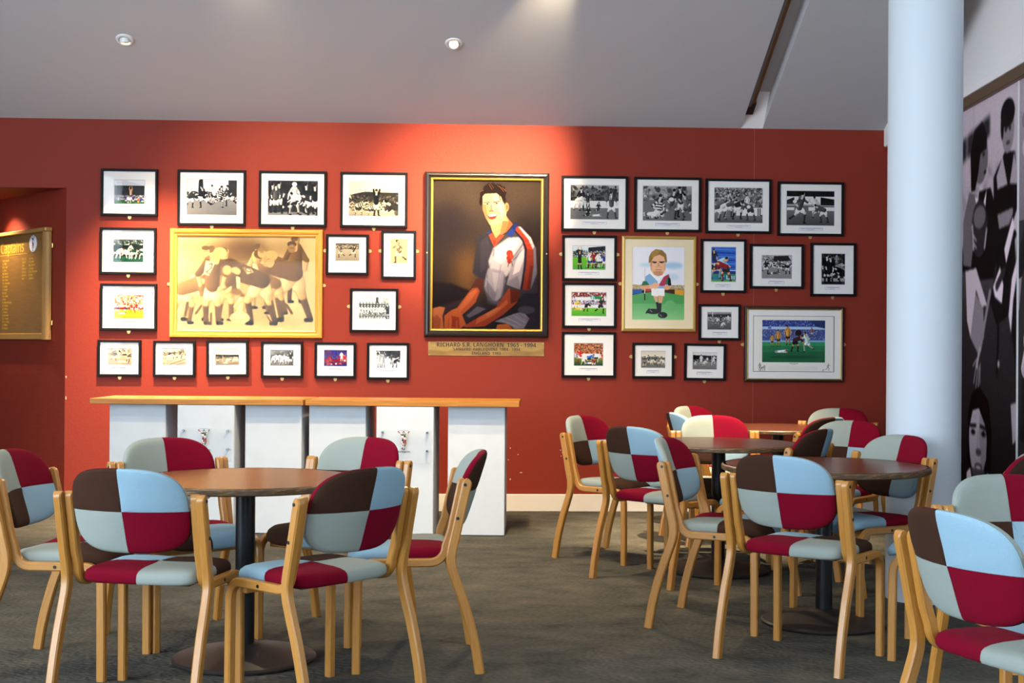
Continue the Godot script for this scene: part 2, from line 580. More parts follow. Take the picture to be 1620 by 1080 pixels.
func build_shell() -> void:
	struct("floor", slab(Vector3(-6.6, -0.2, -13.4), Vector3(4.6, 0, 5.3)), M.carpet, "grey green mottled carpet")
	# the red wall, its header over the recess, and the splayed wall of the recess
	struct("wall_back", slab(Vector3(-2.9338, 0, WALL_Z - 0.14), Vector3(4.4, 3.12, WALL_Z)), M.red_paint, "red painted wall hung with pictures")
	struct("wall_header", slab(Vector3(-6.4, 2.461, WALL_Z - 0.14), Vector3(-2.9338, 3.12, WALL_Z)), M.red_paint)
	var k := Vector2(-2.9338, -10.5105)
	var dir := Vector2(-0.6511, -0.7590)
	var nrm := Vector2(0.7590, -0.6511)
	var e := k + dir * 3.5
	var poly := PackedVector2Array([k, e, e + nrm * 0.15, k + nrm * 0.15])
	var flat := Basis(Vector3(1, 0, 0), Vector3(0, 0, 1), Vector3(0, 1, 0))   # (x, y, z) of the prism become (x, z, y)
	struct("wall_recess", prism(poly, 2.461, flat), M.red_paint)
	struct("wall_recess_end", slab(Vector3(-6.4, 0, -13.3), Vector3(-4.9, 2.461, -13.15)), M.red_paint)
	struct("ceiling_recess", slab(Vector3(-6.4, 2.461, -13.3), Vector3(-2.6, 2.6, WALL_Z - 0.14)), M.red_paint)
	# bead where two sheets of the wall meet
	struct("trim_1", slab(Vector3(2.360, 0.14, WALL_Z), Vector3(2.3625, 2.985, WALL_Z + 0.0012)), M.paint_line)
	struct("baseboard_back", slab(Vector3(-2.93, 0, WALL_Z), Vector3(3.76, 0.135, WALL_Z + 0.016), 0.004), M.skirting_paint, "white skirting board along the red wall")
	# sloped ceiling in two sheets with a track channel between them
	struct("ceiling", slope_piece(-6.4, 2.253, WALL_Z - 0.2, -3.5, 0.0, 0.16), M.ceiling_paint, "sloped plaster ceiling")
	struct("ceiling_side", slope_piece(2.425, 3.43, WALL_Z - 0.2, -3.5, 0.0, 0.16), M.ceiling_paint)
	struct("ceiling_channel", slope_piece(2.2, 2.48, WALL_Z - 0.2, -3.5, 0.13, 0.08), M.ceiling_paint)
	var z1 := WALL_Z + 0.24
	var ramp := PackedVector2Array([Vector2(WALL_Z, EAVE), Vector2(z1, ceil_y(z1) + 0.128), Vector2(z1, ceil_y(z1) + 0.2), Vector2(WALL_Z - 0.2, EAVE + 0.2), Vector2(WALL_Z - 0.2, EAVE)])
	struct("ceiling_channel_end", prism(ramp, 0.172, Basis(Vector3(0, 0, 1), Vector3(0, 1, 0), Vector3(1, 0, 0)), Vector3(2.253, 0, 0)), M.white_paint)
	struct("ceiling_flat", slab(Vector3(-6.4, ceil_y(-3.5), -3.55), Vector3(4.5, ceil_y(-3.5) + 0.2, 5.3)), M.ceiling_paint)
	# the tall white bay along the side wall, beyond the end of the sloped ceiling
	struct("ceiling_bay", slab(Vector3(3.33, ceil_y(-3.5), -10.8), Vector3(4.5, ceil_y(-3.5) + 0.2, -3.55)), M.white_paint)
	struct("wall_bay_end", slab(Vector3(3.33, 3.12, WALL_Z - 0.14), Vector3(4.5, 6.5, WALL_Z)), M.white_paint)
	var riser := PackedVector2Array([Vector2(WALL_Z, EAVE + 0.002), Vector2(-3.5, ceil_y(-3.5) + 0.002), Vector2(-3.5, 6.5), Vector2(WALL_Z, 6.5)])
	struct("wall_bay_riser", prism(riser, 0.06, Basis(Vector3(0, 0, 1), Vector3(0, 1, 0), Vector3(1, 0, 0)), Vector3(3.37, 0, 0)), M.white_paint)
	var track := thing("partition_track", "dark brown sliding partition track inside the ceiling channel", "track", Vector3.ZERO)
	part(track, "rail", slope_piece(2.254, 2.278, WALL_Z + 0.25, -3.6, 0.004, 0.11), M.track_face)
	part(track, "guide", slope_piece(2.284, 2.310, WALL_Z + 0.25, -3.6, 0.03, 0.09), M.track_brown, Vector3.ZERO, "copper brown guide strip")
	part(track, "end_stop", slope_piece(2.256, 2.320, WALL_Z + 0.12, WALL_Z + 0.25, 0.03, 0.07), M.track_dark)
	part(track, "lip", slope_piece(2.311, 2.319, WALL_Z + 0.25, -3.6, 0.06, 0.06), M.track_dark)
	# side wall, skewed
	var b := Basis(Vector3(0, 1, 0), -SKEW)
	var right := struct("wall_right", slab(Vector3(0, 0, -0.4), Vector3(0.2, 6.6, 16.4)), M.white_paint, "white side wall above the mural")
	right.transform = Transform3D(b, Vector3(3.78, 0, WALL_Z))
	struct("trim_2", slab(Vector3(3.385, 2.86, WALL_Z + 0.0), Vector3(3.50, 3.04, WALL_Z + 0.10), 0.006), M.white_paint)
	# left wall with three windows, rear wall with two, and the wall pieces between them
	var wl := begin()
	var zs := [-13.3, -4.4, -1.6, -1.3, 1.5, 1.8, 4.6, 5.3]
	for i in range(0, 7, 2):
		add_box(wl, Vector3(-6.3, 3.3, (zs[i] + zs[i + 1]) / 2.0), Vector3(0.2, 6.6, zs[i + 1] - zs[i]))
	for i in range(1, 6, 2):
		add_box(wl, Vector3(-6.3, 0.25, (zs[i] + zs[i + 1]) / 2.0), Vector3(0.2, 0.5, zs[i + 1] - zs[i]))
		add_box(wl, Vector3(-6.3, 5.45, (zs[i] + zs[i + 1]) / 2.0), Vector3(0.2, 2.3, zs[i + 1] - zs[i]))
		window_at(Vector3(-6.3, 2.4, (zs[i] + zs[i + 1]) / 2.0), PI / 2, 2.8, 3.8)
	struct("wall_left", done(wl), M.white_paint)
	var wf := begin()
	var xs := [-6.4, -5.4, -2.2, -1.4, 1.8, 3.4]
	for i in range(0, 5, 2):
		add_box(wf, Vector3((xs[i] + xs[i + 1]) / 2.0, 3.3, 5.1), Vector3(xs[i + 1] - xs[i], 6.6, 0.2))
	for i in range(1, 4, 2):
		add_box(wf, Vector3((xs[i] + xs[i + 1]) / 2.0, 0.3, 5.1), Vector3(xs[i + 1] - xs[i], 0.6, 0.2))
		add_box(wf, Vector3((xs[i] + xs[i + 1]) / 2.0, 4.75, 5.1), Vector3(xs[i + 1] - xs[i], 3.7, 0.2))
		window_at(Vector3((xs[i] + xs[i + 1]) / 2.0, 1.75, 5.1), 0.0, 3.2, 2.3)
	struct("wall_front", done(wf), M.white_paint)
	# the round column
	var col := struct("column", lathe([Vector2(0.185, 0.0), Vector2(0.185, 6.45)], 64), M.column_paint, "round white column in front of the side wall")
	col.position = Vector3(2.424, 0, -6.86)

var windows := 0
func window_at(p: Vector3, turn: float, wide: float, high: float) -> void:
	windows += 1
	var w := MeshInstance3D.new()
	w.name = "window_%d" % windows
	w.set_meta("kind", "structure")
	var st := begin()
	for s in [-1, 1]:
		add_box(st, Vector3((wide / 2 - 0.03) * s, 0, 0), Vector3(0.06, high, 0.1), 0.006)
		add_box(st, Vector3(0, (high / 2 - 0.03) * s, 0), Vector3(wide - 0.12, 0.06, 0.1), 0.006)
	add_box(st, Vector3.ZERO, Vector3(0.05, high - 0.12, 0.08), 0.006)
	w.mesh = done(st)
	w.material_override = M.white_metal
	add_child(w)
	w.position = p
	w.rotation.y = turn
	for s in [-1, 1]:
		part(w, "pane", box(Vector3((wide / 4 - 0.0175) * s, 0, 0), Vector3(wide / 2 - 0.09, high - 0.12, 0.006)), M.glass)

# ------------------------------------------------------------------ the mural on the side wall
func build_mural() -> void:
	var t := thing("wall_mural", "tall black and white mural of rugby players on the side wall behind the column", "mural", Vector3(3.78, 0, WALL_Z), -SKEW)
	var face := Basis(Vector3(0, 0, 1), Vector3(0, 1, 0), Vector3(-1, 0, 0))
	for i in 2:
		var p := part(t, "mural_panel", sheet(1.955 if i == 0 else 2.6, 2.92), M.glass)
		p.material_override = print_mat(mural_picture(i), 0.5)
		p.basis = face
		p.position = Vector3(-0.014, 0.08 + 1.46, 0.9775 if i == 0 else 1.979 + 1.3)
	part(t, "panel_backing", slab(Vector3(-0.012, 0.08, 0.0), Vector3(-0.001, 3.0, 4.58)), M.track_dark)
	part(t, "joint_strip", slab(Vector3(-0.02, 0.06, 1.955), Vector3(-0.012, 3.0, 1.979), 0.002), M.joint_white)
	part(t, "top_rail", slab(Vector3(-0.05, 3.0, 0.0), Vector3(-0.001, 3.075, 4.6), 0.006), M.rail_wood, Vector3.ZERO, "brown wooden rail along the mural's top")
	struct("trim_3", slab(Vector3(-0.06, 3.077, 0.0), Vector3(0.001, 3.135, 4.6), 0.004), M.white_paint).transform = t.transform

func mural_picture(i: int) -> Picture:
	var p := Picture.new(400, 597, 0.0, 0.0, 1955.0, 2920.0, 11 + i)
	if i == 1:
		p.draw("g 0 900 7 5;n 0 700 3 8 160;g 900 2920 2 1;f 300 2300 1700 b 1 8;f 1500 2200 1500 r 2 8;t 9")
		p.tone(Color(0.93, 0.86, 0.90))
		return p
	p.draw("g 0 1000 7 6;p 2 0,330 1400,120 1400,260 0,520;k 900 0 900 500 20 7;k 1050 0 1050 500 14 6;n 500 1000 5 7 90;g 1150 1500 3 2;g 1500 2920 2 1;B 5;t 8")
	# the man behind
	p.draw("p 1 1480,560 1700,420 1900,440 1955,700 1955,1050 1500,1000;p 6 1540,560 1660,440 1760,640 1560,650;p 6 1800,640 1880,440 1950,600 1950,660;p 5 1560,820 1860,800 1880,900 1600,920;e 1760 270 120 165 5;e 1755 170 135 95 1;e 1650 240 30 90 1;e 1720 275 22 12 1;e 1800 275 22 12 1;e 1765 365 40 10 2")
	# the man with the ball
	p.draw("p 4 820,800 960,600 1120,640 1200,1000 1100,1150 820,1120;p 1 1180,620 1420,620 1560,820 1600,1000 1500,1240 1100,1240 1000,1150;e 1200 380 160 190 4;p 1 1000,600 980,330 1060,180 1240,140 1340,250 1330,340 1200,360 1160,480 1090,600;e 1330 420 30 60 4;e 1270 372 26 12 1;k 1210 345 1320 335 10 1;e 1300 500 28 12 1;p 8 1080,640 1160,800 1220,700 1300,800 1340,620 1260,720;k 1160 760 1180 900 18 8;e 1187 880 175 200 2;e 1187 800 130 80 4;k 1030 850 1060 1010 34 6;k 1340 900 1300 1020 30 6;k 1060 920 1120 960 14 7;k 1060 970 1120 1010 14 7")
	p.draw("p 7 880,1160 1120,1150 1360,1420 1240,1430 1120,1300 1000,1640 920,1520;p 5 1000,1640 1110,1330 1280,1440 1300,1640 1180,1760;k 1420 1330 1220 1720 46 5;k 1210 1720 1140 1840 40 6;k 1140 1820 1080 1960 14 6;k 1170 1840 1130 1990 14 6;k 1200 1840 1180 1990 14 6;k 1220 1820 1215 1960 13 6;k 1140 1790 1060 1840 13 6")
	# the man stretching in from the side
	p.draw("p 1 1420,1400 1600,1080 1955,760 1955,1900 1800,1500 1560,1560;p 8 1480,1300 1620,1170 1690,1300 1660,1420 1520,1370;p 8 1700,1060 1860,860 1900,930 1740,1160;p 8 1790,1500 1850,1260 1955,1120 1955,1230 1880,1400 1840,1620;p 7 1880,880 1955,800 1955,860 1930,1180;k 1600 1500 1570 1900 40 1;e 1600 1820 22 26 6;p 6 1840,2080 1955,2060 1955,2300 1880,2340;g 2910 2920 1 1;e 1900 980 30 30 1;k 1700 1200 1560 1300 60 2")
	# the large head
	p.draw("p 0 960,2560 960,2180 1040,2030 1200,1985 1400,2080 1460,2300 1440,2560;e 1175 2340 195 290 6;p 5 1230,2060 1370,2200 1360,2480 1260,2600 1200,2300;p 0 970,2300 990,2120 1120,2040 1260,2060 1390,2220 1400,2420 1340,2250 1200,2130 1060,2150;k 1010 2262 1130 2256 24 1;k 1230 2256 1360 2270 24 1;e 1072 2305 52 20 2;e 1298 2308 52 20 2;e 1072 2303 18 16 0;e 1298 2305 18 16 0;k 1180 2290 1170 2420 16 5;e 1190 2440 60 26 3;e 1190 2540 80 24 2;e 1190 2545 60 12 7;e 1190 2580 70 16 4;p 3 1040,2560 1340,2560 1260,2680 1100,2680;p 8 930,2600 1010,2560 1110,2760 1050,2830 930,2770;p 8 1390,2560 1480,2680 1450,2820 1280,2880 1230,2860;p 4 820,2740 930,2700 1060,2860 1080,2920 820,2920;p 1 1300,2880 1480,2780 1620,2920 1250,2920;p 6 1090,2740 1300,2740 1220,2920 1100,2920")
	p.draw("B 2;t 7")
	p.contrast(1.35)
	p.tone(Color(0.95, 0.88, 0.92))
	return p

func sheet(w: float, h: float) -> ArrayMesh:
	var st := begin()
	var a := Vector3(-w / 2, -h / 2, 0)
	var b := Vector3(w / 2, -h / 2, 0)
	quad(st, a, b, b + Vector3(0, h, 0), a + Vector3(0, h, 0), Vector3(0, 0, 1), Vector2(0, 1), Vector2(1, 1), Vector2(1, 0), Vector2(0, 0))
	return done(st)

func print_mat(p: Picture, rough := 0.6) -> StandardMaterial3D:
	var m := StandardMaterial3D.new()
	m.resource_name = "print"
	m.albedo_texture = p.texture()
	m.roughness = rough
	m.metallic_specular = 0.15
	m.texture_repeat = false
	return m

# ------------------------------------------------------------------ what is printed on the pictures
class Picture:
	var w: int
	var h: int
	var x0: float
	var y0: float
	var sx: float
	var sy: float
	var buf: PackedFloat32Array
	var rng := RandomNumberGenerator.new()
	const INKS := {"r": "c0392f", "m": "8c2438", "b": "2b3f86", "B": "3a6cb4", "C": "78a6dc", "s": "9cc4e2", "n": "1d2447", "w": "f0efec", "k": "1b1a1c", "g": "5f9a4a", "h": "74b43c", "G": "2c4a3c", "D": "18261f",
		"E": "35604e", "e": "2f8a56", "O": "7f8038", "y": "e2b440", "o": "c9803c", "t": "d9a282", "T": "7d5236"}
	# head, shoulders, hip, elbow, hand, elbow, hand, knee, foot, knee, foot in parts of the height
	const POSES := {
		"s": [0, .93, 0, .80, 0, .50, -.17, .64, -.15, .5, .17, .64, .14, .5, -.07, .27, -.08, .02, .07, .27, .09, .02],
		"b": [0, .93, 0, .80, 0, .50, -.18, .64, -.2, .5, .18, .64, .2, .5, -.12, .27, -.15, .02, .12, .27, .16, .02],
		"r": [.13, .90, .09, .78, 0, .50, -.10, .64, -.04, .54, .24, .66, .32, .76, -.10, .29, -.30, .17, .17, .33, .14, .04],
		"c": [.30, .66, .20, .60, -.08, .50, .22, .44, .32, .36, .30, .46, .40, .40, -.16, .26, -.24, .02, .08, .28, .04, .02],
		"j": [0, .93, 0, .80, 0, .50, -.12, .98, -.07, 1.14, .12, .98, .07, 1.16, -.06, .27, -.07, .02, .06, .27, .08, .02],
		"t": [.48, .16, .32, .14, 0, .12, .42, .06, .56, .04, .40, .22, .54, .26, -.22, .16, -.45, .10, -.20, .06, -.42, .02],
		"k": [.08, .62, .04, .50, 0, .24, -.14, .36, -.04, .26, .18, .36, .16, .24, .14, .10, -.08, .03, -.14, .06, -.30, .03]}

	func _init(width: int, height: int, bx0: float, by0: float, bx1: float, by1: float, sd: int) -> void:
		w = width
		h = height
		x0 = bx0
		y0 = by0
		sx = w / (bx1 - bx0)
		sy = h / (by1 - by0)
		buf.resize(w * h * 3)
		rng.seed = sd

	func ink(c: String) -> Color:
		if c.length() == 6:
			return Color(c)
		if INKS.has(c):
			return Color(INKS[c])
		if c == "#":
			return Color(0.9, 0.9, 0.9)
		var k := 0.05 + 0.1 * float(c.to_int())
		return Color(k, k, k)

	func cap(a: Vector2, b: Vector2, ra: float, rb: float, c: Color, shade := 0.0, hoop := 0.0) -> void:
		var r := maxf(ra, rb) + 1.0
		var l := maxi(0, int(minf(a.x, b.x) - r))
		var t := maxi(0, int(minf(a.y, b.y) - r))
		var rr := mini(w - 1, int(maxf(a.x, b.x) + r))
		var bb := mini(h - 1, int(maxf(a.y, b.y) + r))
		var d := b - a
		var dd := maxf(d.length_squared(), 0.0001)
		for y in range(t, bb + 1):
			for x in range(l, rr + 1):
				var px := x + 0.5 - a.x
				var py := y + 0.5 - a.y
				var k := clampf((px * d.x + py * d.y) / dd, 0.0, 1.0)
				var ex := px - d.x * k
				var ey := py - d.y * k
				var rad := ra + (rb - ra) * k
				var al := rad + 0.5 - sqrt(ex * ex + ey * ey)
				if al <= 0.0:
					continue
				if al > 1.0:
					al = 1.0
				var f := 1.0 - shade * clampf((ex + ey * 0.5) / maxf(rad, 0.5), -1.0, 1.0)
				if hoop > 0.0 and int(floorf(k * hoop)) % 2 == 0:
					f *= 0.2
				var i := (y * w + x) * 3
				buf[i] += (c.r * f - buf[i]) * al
				buf[i + 1] += (c.g * f - buf[i + 1]) * al
				buf[i + 2] += (c.b * f - buf[i + 2]) * al

	func oval(cx: float, cy: float, rx: float, ry: float, c: Color) -> void:
		for y in range(maxi(0, int(cy - ry)), mini(h - 1, int(cy + ry) + 1) + 1):
			for x in range(maxi(0, int(cx - rx)), mini(w - 1, int(cx + rx) + 1) + 1):
				var ex := (x + 0.5 - cx) / maxf(rx, 0.3)
				var ey := (y + 0.5 - cy) / maxf(ry, 0.3)
				var al := clampf((1.0 - sqrt(ex * ex + ey * ey)) * minf(rx, ry) + 0.5, 0.0, 1.0)
				if al > 0.0:
					var i := (y * w + x) * 3
					buf[i] += (c.r - buf[i]) * al
					buf[i + 1] += (c.g - buf[i + 1]) * al
					buf[i + 2] += (c.b - buf[i + 2]) * al

	func poly(pts: PackedVector2Array, c: Color) -> void:
		var lo := pts[0]
		var hi := pts[0]
		for p in pts:
			lo = lo.min(p)
			hi = hi.max(p)
		var n := pts.size()
		for y in range(maxi(0, int(lo.y)), mini(h - 1, int(hi.y) + 1) + 1):
			var yy := y + 0.5
			var xs := []
			for k in n:
				var a := pts[k]
				var b := pts[(k + 1) % n]
				if (a.y <= yy) != (b.y <= yy):
					xs.append(a.x + (yy - a.y) / (b.y - a.y) * (b.x - a.x))
			xs.sort()
			for k in range(0, xs.size() - 1, 2):
				for x in range(maxi(0, int(xs[k] - 0.5)), mini(w - 1, int(xs[k + 1] + 0.5)) + 1):
					var al := clampf(minf(x + 1.0, xs[k + 1]) - maxf(x, xs[k]), 0.0, 1.0)
					var i := (y * w + x) * 3
					buf[i] += (c.r - buf[i]) * al
					buf[i + 1] += (c.g - buf[i + 1]) * al
					buf[i + 2] += (c.b - buf[i + 2]) * al

	var outline := 0.0      # width in pixels of a drawn line round each figure
	var line_ink := Color(0.3, 0.23, 0.16)

	func man(x: float, y: float, hh: float, pose: String, jersey: String, shorts: String, skin: Color, hair: Color) -> void:
		var flip := 1.0
		if pose == "l": pose = "r"; flip = -1.0
		elif pose == "d": pose = "c"; flip = -1.0
		elif pose == "u": pose = "t"; flip = -1.0
		var q: Array = POSES[pose]
		var o := Vector2((x - x0) * sx, (y - y0) * sy)
		var s := hh * sy
		var at := []
		for i in range(0, 22, 2):
			at.append(o + Vector2(q[i] * s * flip + rng.randf_range(-0.012, 0.012) * s, -q[i + 1] * s))
		if outline > 0.0:
			var hip0: Vector2 = at[2]
			for leg in [7, 9]:
				cap(hip0, at[leg], 0.062 * s + outline, 0.042 * s + outline, line_ink)
				cap(hip0, hip0.lerp(at[leg], 0.55), 0.078 * s + outline, 0.07 * s + outline, line_ink)
				cap(at[leg], at[leg + 1], 0.036 * s + outline, 0.026 * s + outline, line_ink)
			for k in [3, 5]:
				cap(at[1], at[k], 0.042 * s + outline, 0.034 * s + outline, line_ink)
				cap(at[k], at[k + 1], 0.028 * s + outline, 0.024 * s + outline, line_ink)
			cap(at[1], hip0, 0.105 * s + outline, 0.088 * s + outline, line_ink)
			cap(at[0] + Vector2(0, 0.02 * s), at[0] - Vector2(0, 0.015 * s), 0.048 * s + outline, 0.055 * s + outline, line_ink)
		var j := ink(jersey)
		var sh := ink(shorts)
		var hoop := 7.0 if jersey == "#" else 0.0
		var hip: Vector2 = at[2]
		for leg in [7, 9]:
			cap(at[leg], at[leg + 1], 0.036 * s, 0.026 * s, j.darkened(0.25), 0.25, hoop)
			cap(at[leg + 1], at[leg + 1] + Vector2(0.05 * flip * s, 0.005 * s), 0.024 * s, 0.02 * s, Color(0.08, 0.08, 0.08))
			cap(hip, at[leg], 0.062 * s, 0.042 * s, skin, 0.25)
			cap(hip, hip.lerp(at[leg], 0.55), 0.078 * s, 0.07 * s, sh, 0.2)
		var dirn: Vector2 = (at[1] - hip).normalized()
		var side := Vector2(-dirn.y, dirn.x) * 0.075 * s
		for k in [3, 5]:
			var start: Vector2 = at[1] + side * (1.0 if (k == 3) == (flip > 0.0) else -1.0) * (1.0 if pose in ["s", "b", "j"] else 0.3) * -1.0
			if k == 5:
				cap(at[k], at[k + 1], 0.028 * s, 0.024 * s, skin, 0.2)
				cap(start, at[k], 0.042 * s, 0.034 * s, j, 0.2, hoop * 0.6)
		cap(at[1] - side * 0.6, at[1] + side * 0.6, 0.06 * s, 0.06 * s, j, 0.2)
		cap(at[1], hip, 0.105 * s, 0.088 * s, j, 0.28, hoop)
		var st2: Vector2 = at[1] + side * (-1.0 if flip > 0.0 else 1.0) * (1.0 if pose in ["s", "b", "j"] else 0.2)
		cap(at[3], at[4], 0.028 * s, 0.024 * s, skin, 0.2)
		cap(st2, at[3], 0.042 * s, 0.034 * s, j.darkened(0.08), 0.2, hoop * 0.6)
		cap(at[1], at[0], 0.035 * s, 0.035 * s, skin)
		cap(at[0] + Vector2(0, 0.02 * s), at[0] - Vector2(0, 0.015 * s), 0.048 * s, 0.055 * s, skin, 0.3)
		cap(at[0] - Vector2(0.012 * flip * s, 0.035 * s), at[0] - Vector2(0.03 * flip * s, 0.025 * s), 0.045 * s, 0.04 * s, hair)

	# one letter a stroke: g bands, n speckle, p polygon, e oval, k line, f figure, r row of figures, B soften, t grain
	func draw(ops: String, skin := Color(0.72, 0.72, 0.72), hair := Color(0.12, 0.12, 0.12)) -> void:
		for op in ops.split(";", false):
			var a := op.strip_edges().split(" ", false)
			match a[0]:
				"g":
					var ya := (a[1].to_float() - y0) * sy
					var yb := (a[2].to_float() - y0) * sy
					var ca := ink(a[3])
					var cb := ink(a[4])
					for y in range(maxi(0, int(ya)), mini(h, int(ceilf(yb)))):
						var c := ca.lerp(cb, clampf((y - ya) / maxf(yb - ya, 1.0), 0, 1))
						for x in w:
							var i := (y * w + x) * 3
							buf[i] = c.r
							buf[i + 1] = c.g
							buf[i + 2] = c.b
				"n":
					var ya2 := (a[1].to_float() - y0) * sy
					var yb2 := (a[2].to_float() - y0) * sy
					var size := a[5].to_float() * sy * 0.5
					var c1 := ink(a[3])
					var c2 := ink(a[4])
					for k in int(1.1 * w * (yb2 - ya2) / maxf(size * size * 2.0, 1.0)):
						var s := size * rng.randf_range(0.5, 1.1)
						oval(rng.randf() * w, rng.randf_range(ya2, yb2), s, s, c1.lerp(c2, rng.randf()))
				"p":
					var pts := PackedVector2Array()
					for k in range(2, a.size()):
						var xy := a[k].split(",")
						pts.append(Vector2((xy[0].to_float() - x0) * sx, (xy[1].to_float() - y0) * sy))
					poly(pts, ink(a[1]))
				"e":
					oval((a[1].to_float() - x0) * sx, (a[2].to_float() - y0) * sy, a[3].to_float() * sx, a[4].to_float() * sy, ink(a[5]))
				"k":
					var r := maxf(a[5].to_float() * sx * 0.5, 0.35)
					cap(Vector2((a[1].to_float() - x0) * sx, (a[2].to_float() - y0) * sy), Vector2((a[3].to_float() - x0) * sx, (a[4].to_float() - y0) * sy), r, r, ink(a[6]))
				"f":
					man(a[1].to_float(), a[2].to_float(), a[3].to_float(), a[4], a[5], a[6], skin, hair)
				"r":
					var n := a[1].to_int()
					for k in n:
						man(lerpf(a[2].to_float(), a[3].to_float(), k / (n - 1.0)), a[4].to_float(), a[5].to_float(), a[6], a[7], a[8], skin, hair)
				"B":
					soften(a[1].to_int())
				"t":
					var amp := a[1].to_float() / 255.0
					for i in range(0, buf.size(), 3):
						var d := rng.randf_range(-amp, amp)
						buf[i] += d
						buf[i + 1] += d
						buf[i + 2] += d

	func soften(r: int) -> void:
		for pass_ in 2:
			var step := 3 if pass_ == 0 else w * 3
			var n := w if pass_ == 0 else h
			var m := h if pass_ == 0 else w
			var line := PackedFloat32Array()
			line.resize(n)
			for q in m:
				for ch in 3:
					var base := (q * w * 3 if pass_ == 0 else q * 3) + ch
					var sum := 0.0
					for k in n:
						line[k] = buf[base + k * step]
					for k in range(-r, r + 1):
						sum += line[clampi(k, 0, n - 1)]
					for k in n:
						buf[base + k * step] = sum / (2 * r + 1)
						sum += line[mini(k + r + 1, n - 1)] - line[maxi(k - r, 0)]

	func contrast(k: float) -> void:
		for i in buf.size():
			buf[i] = clampf(0.44 + (buf[i] - 0.44) * k, 0.02, 1.0)

	func tone(c: Color) -> void:
		for i in range(0, buf.size(), 3):
			buf[i] *= c.r
			buf[i + 1] *= c.g
			buf[i + 2] *= c.b

	func texture() -> ImageTexture:
		var out := PackedByteArray()
		out.resize(buf.size())
		for i in buf.size():
			out[i] = int(clampf(buf[i], 0.0, 1.0) * 255.0)
		return ImageTexture.create_from_image(Image.create_from_data(w, h, false, Image.FORMAT_RGB8, out))

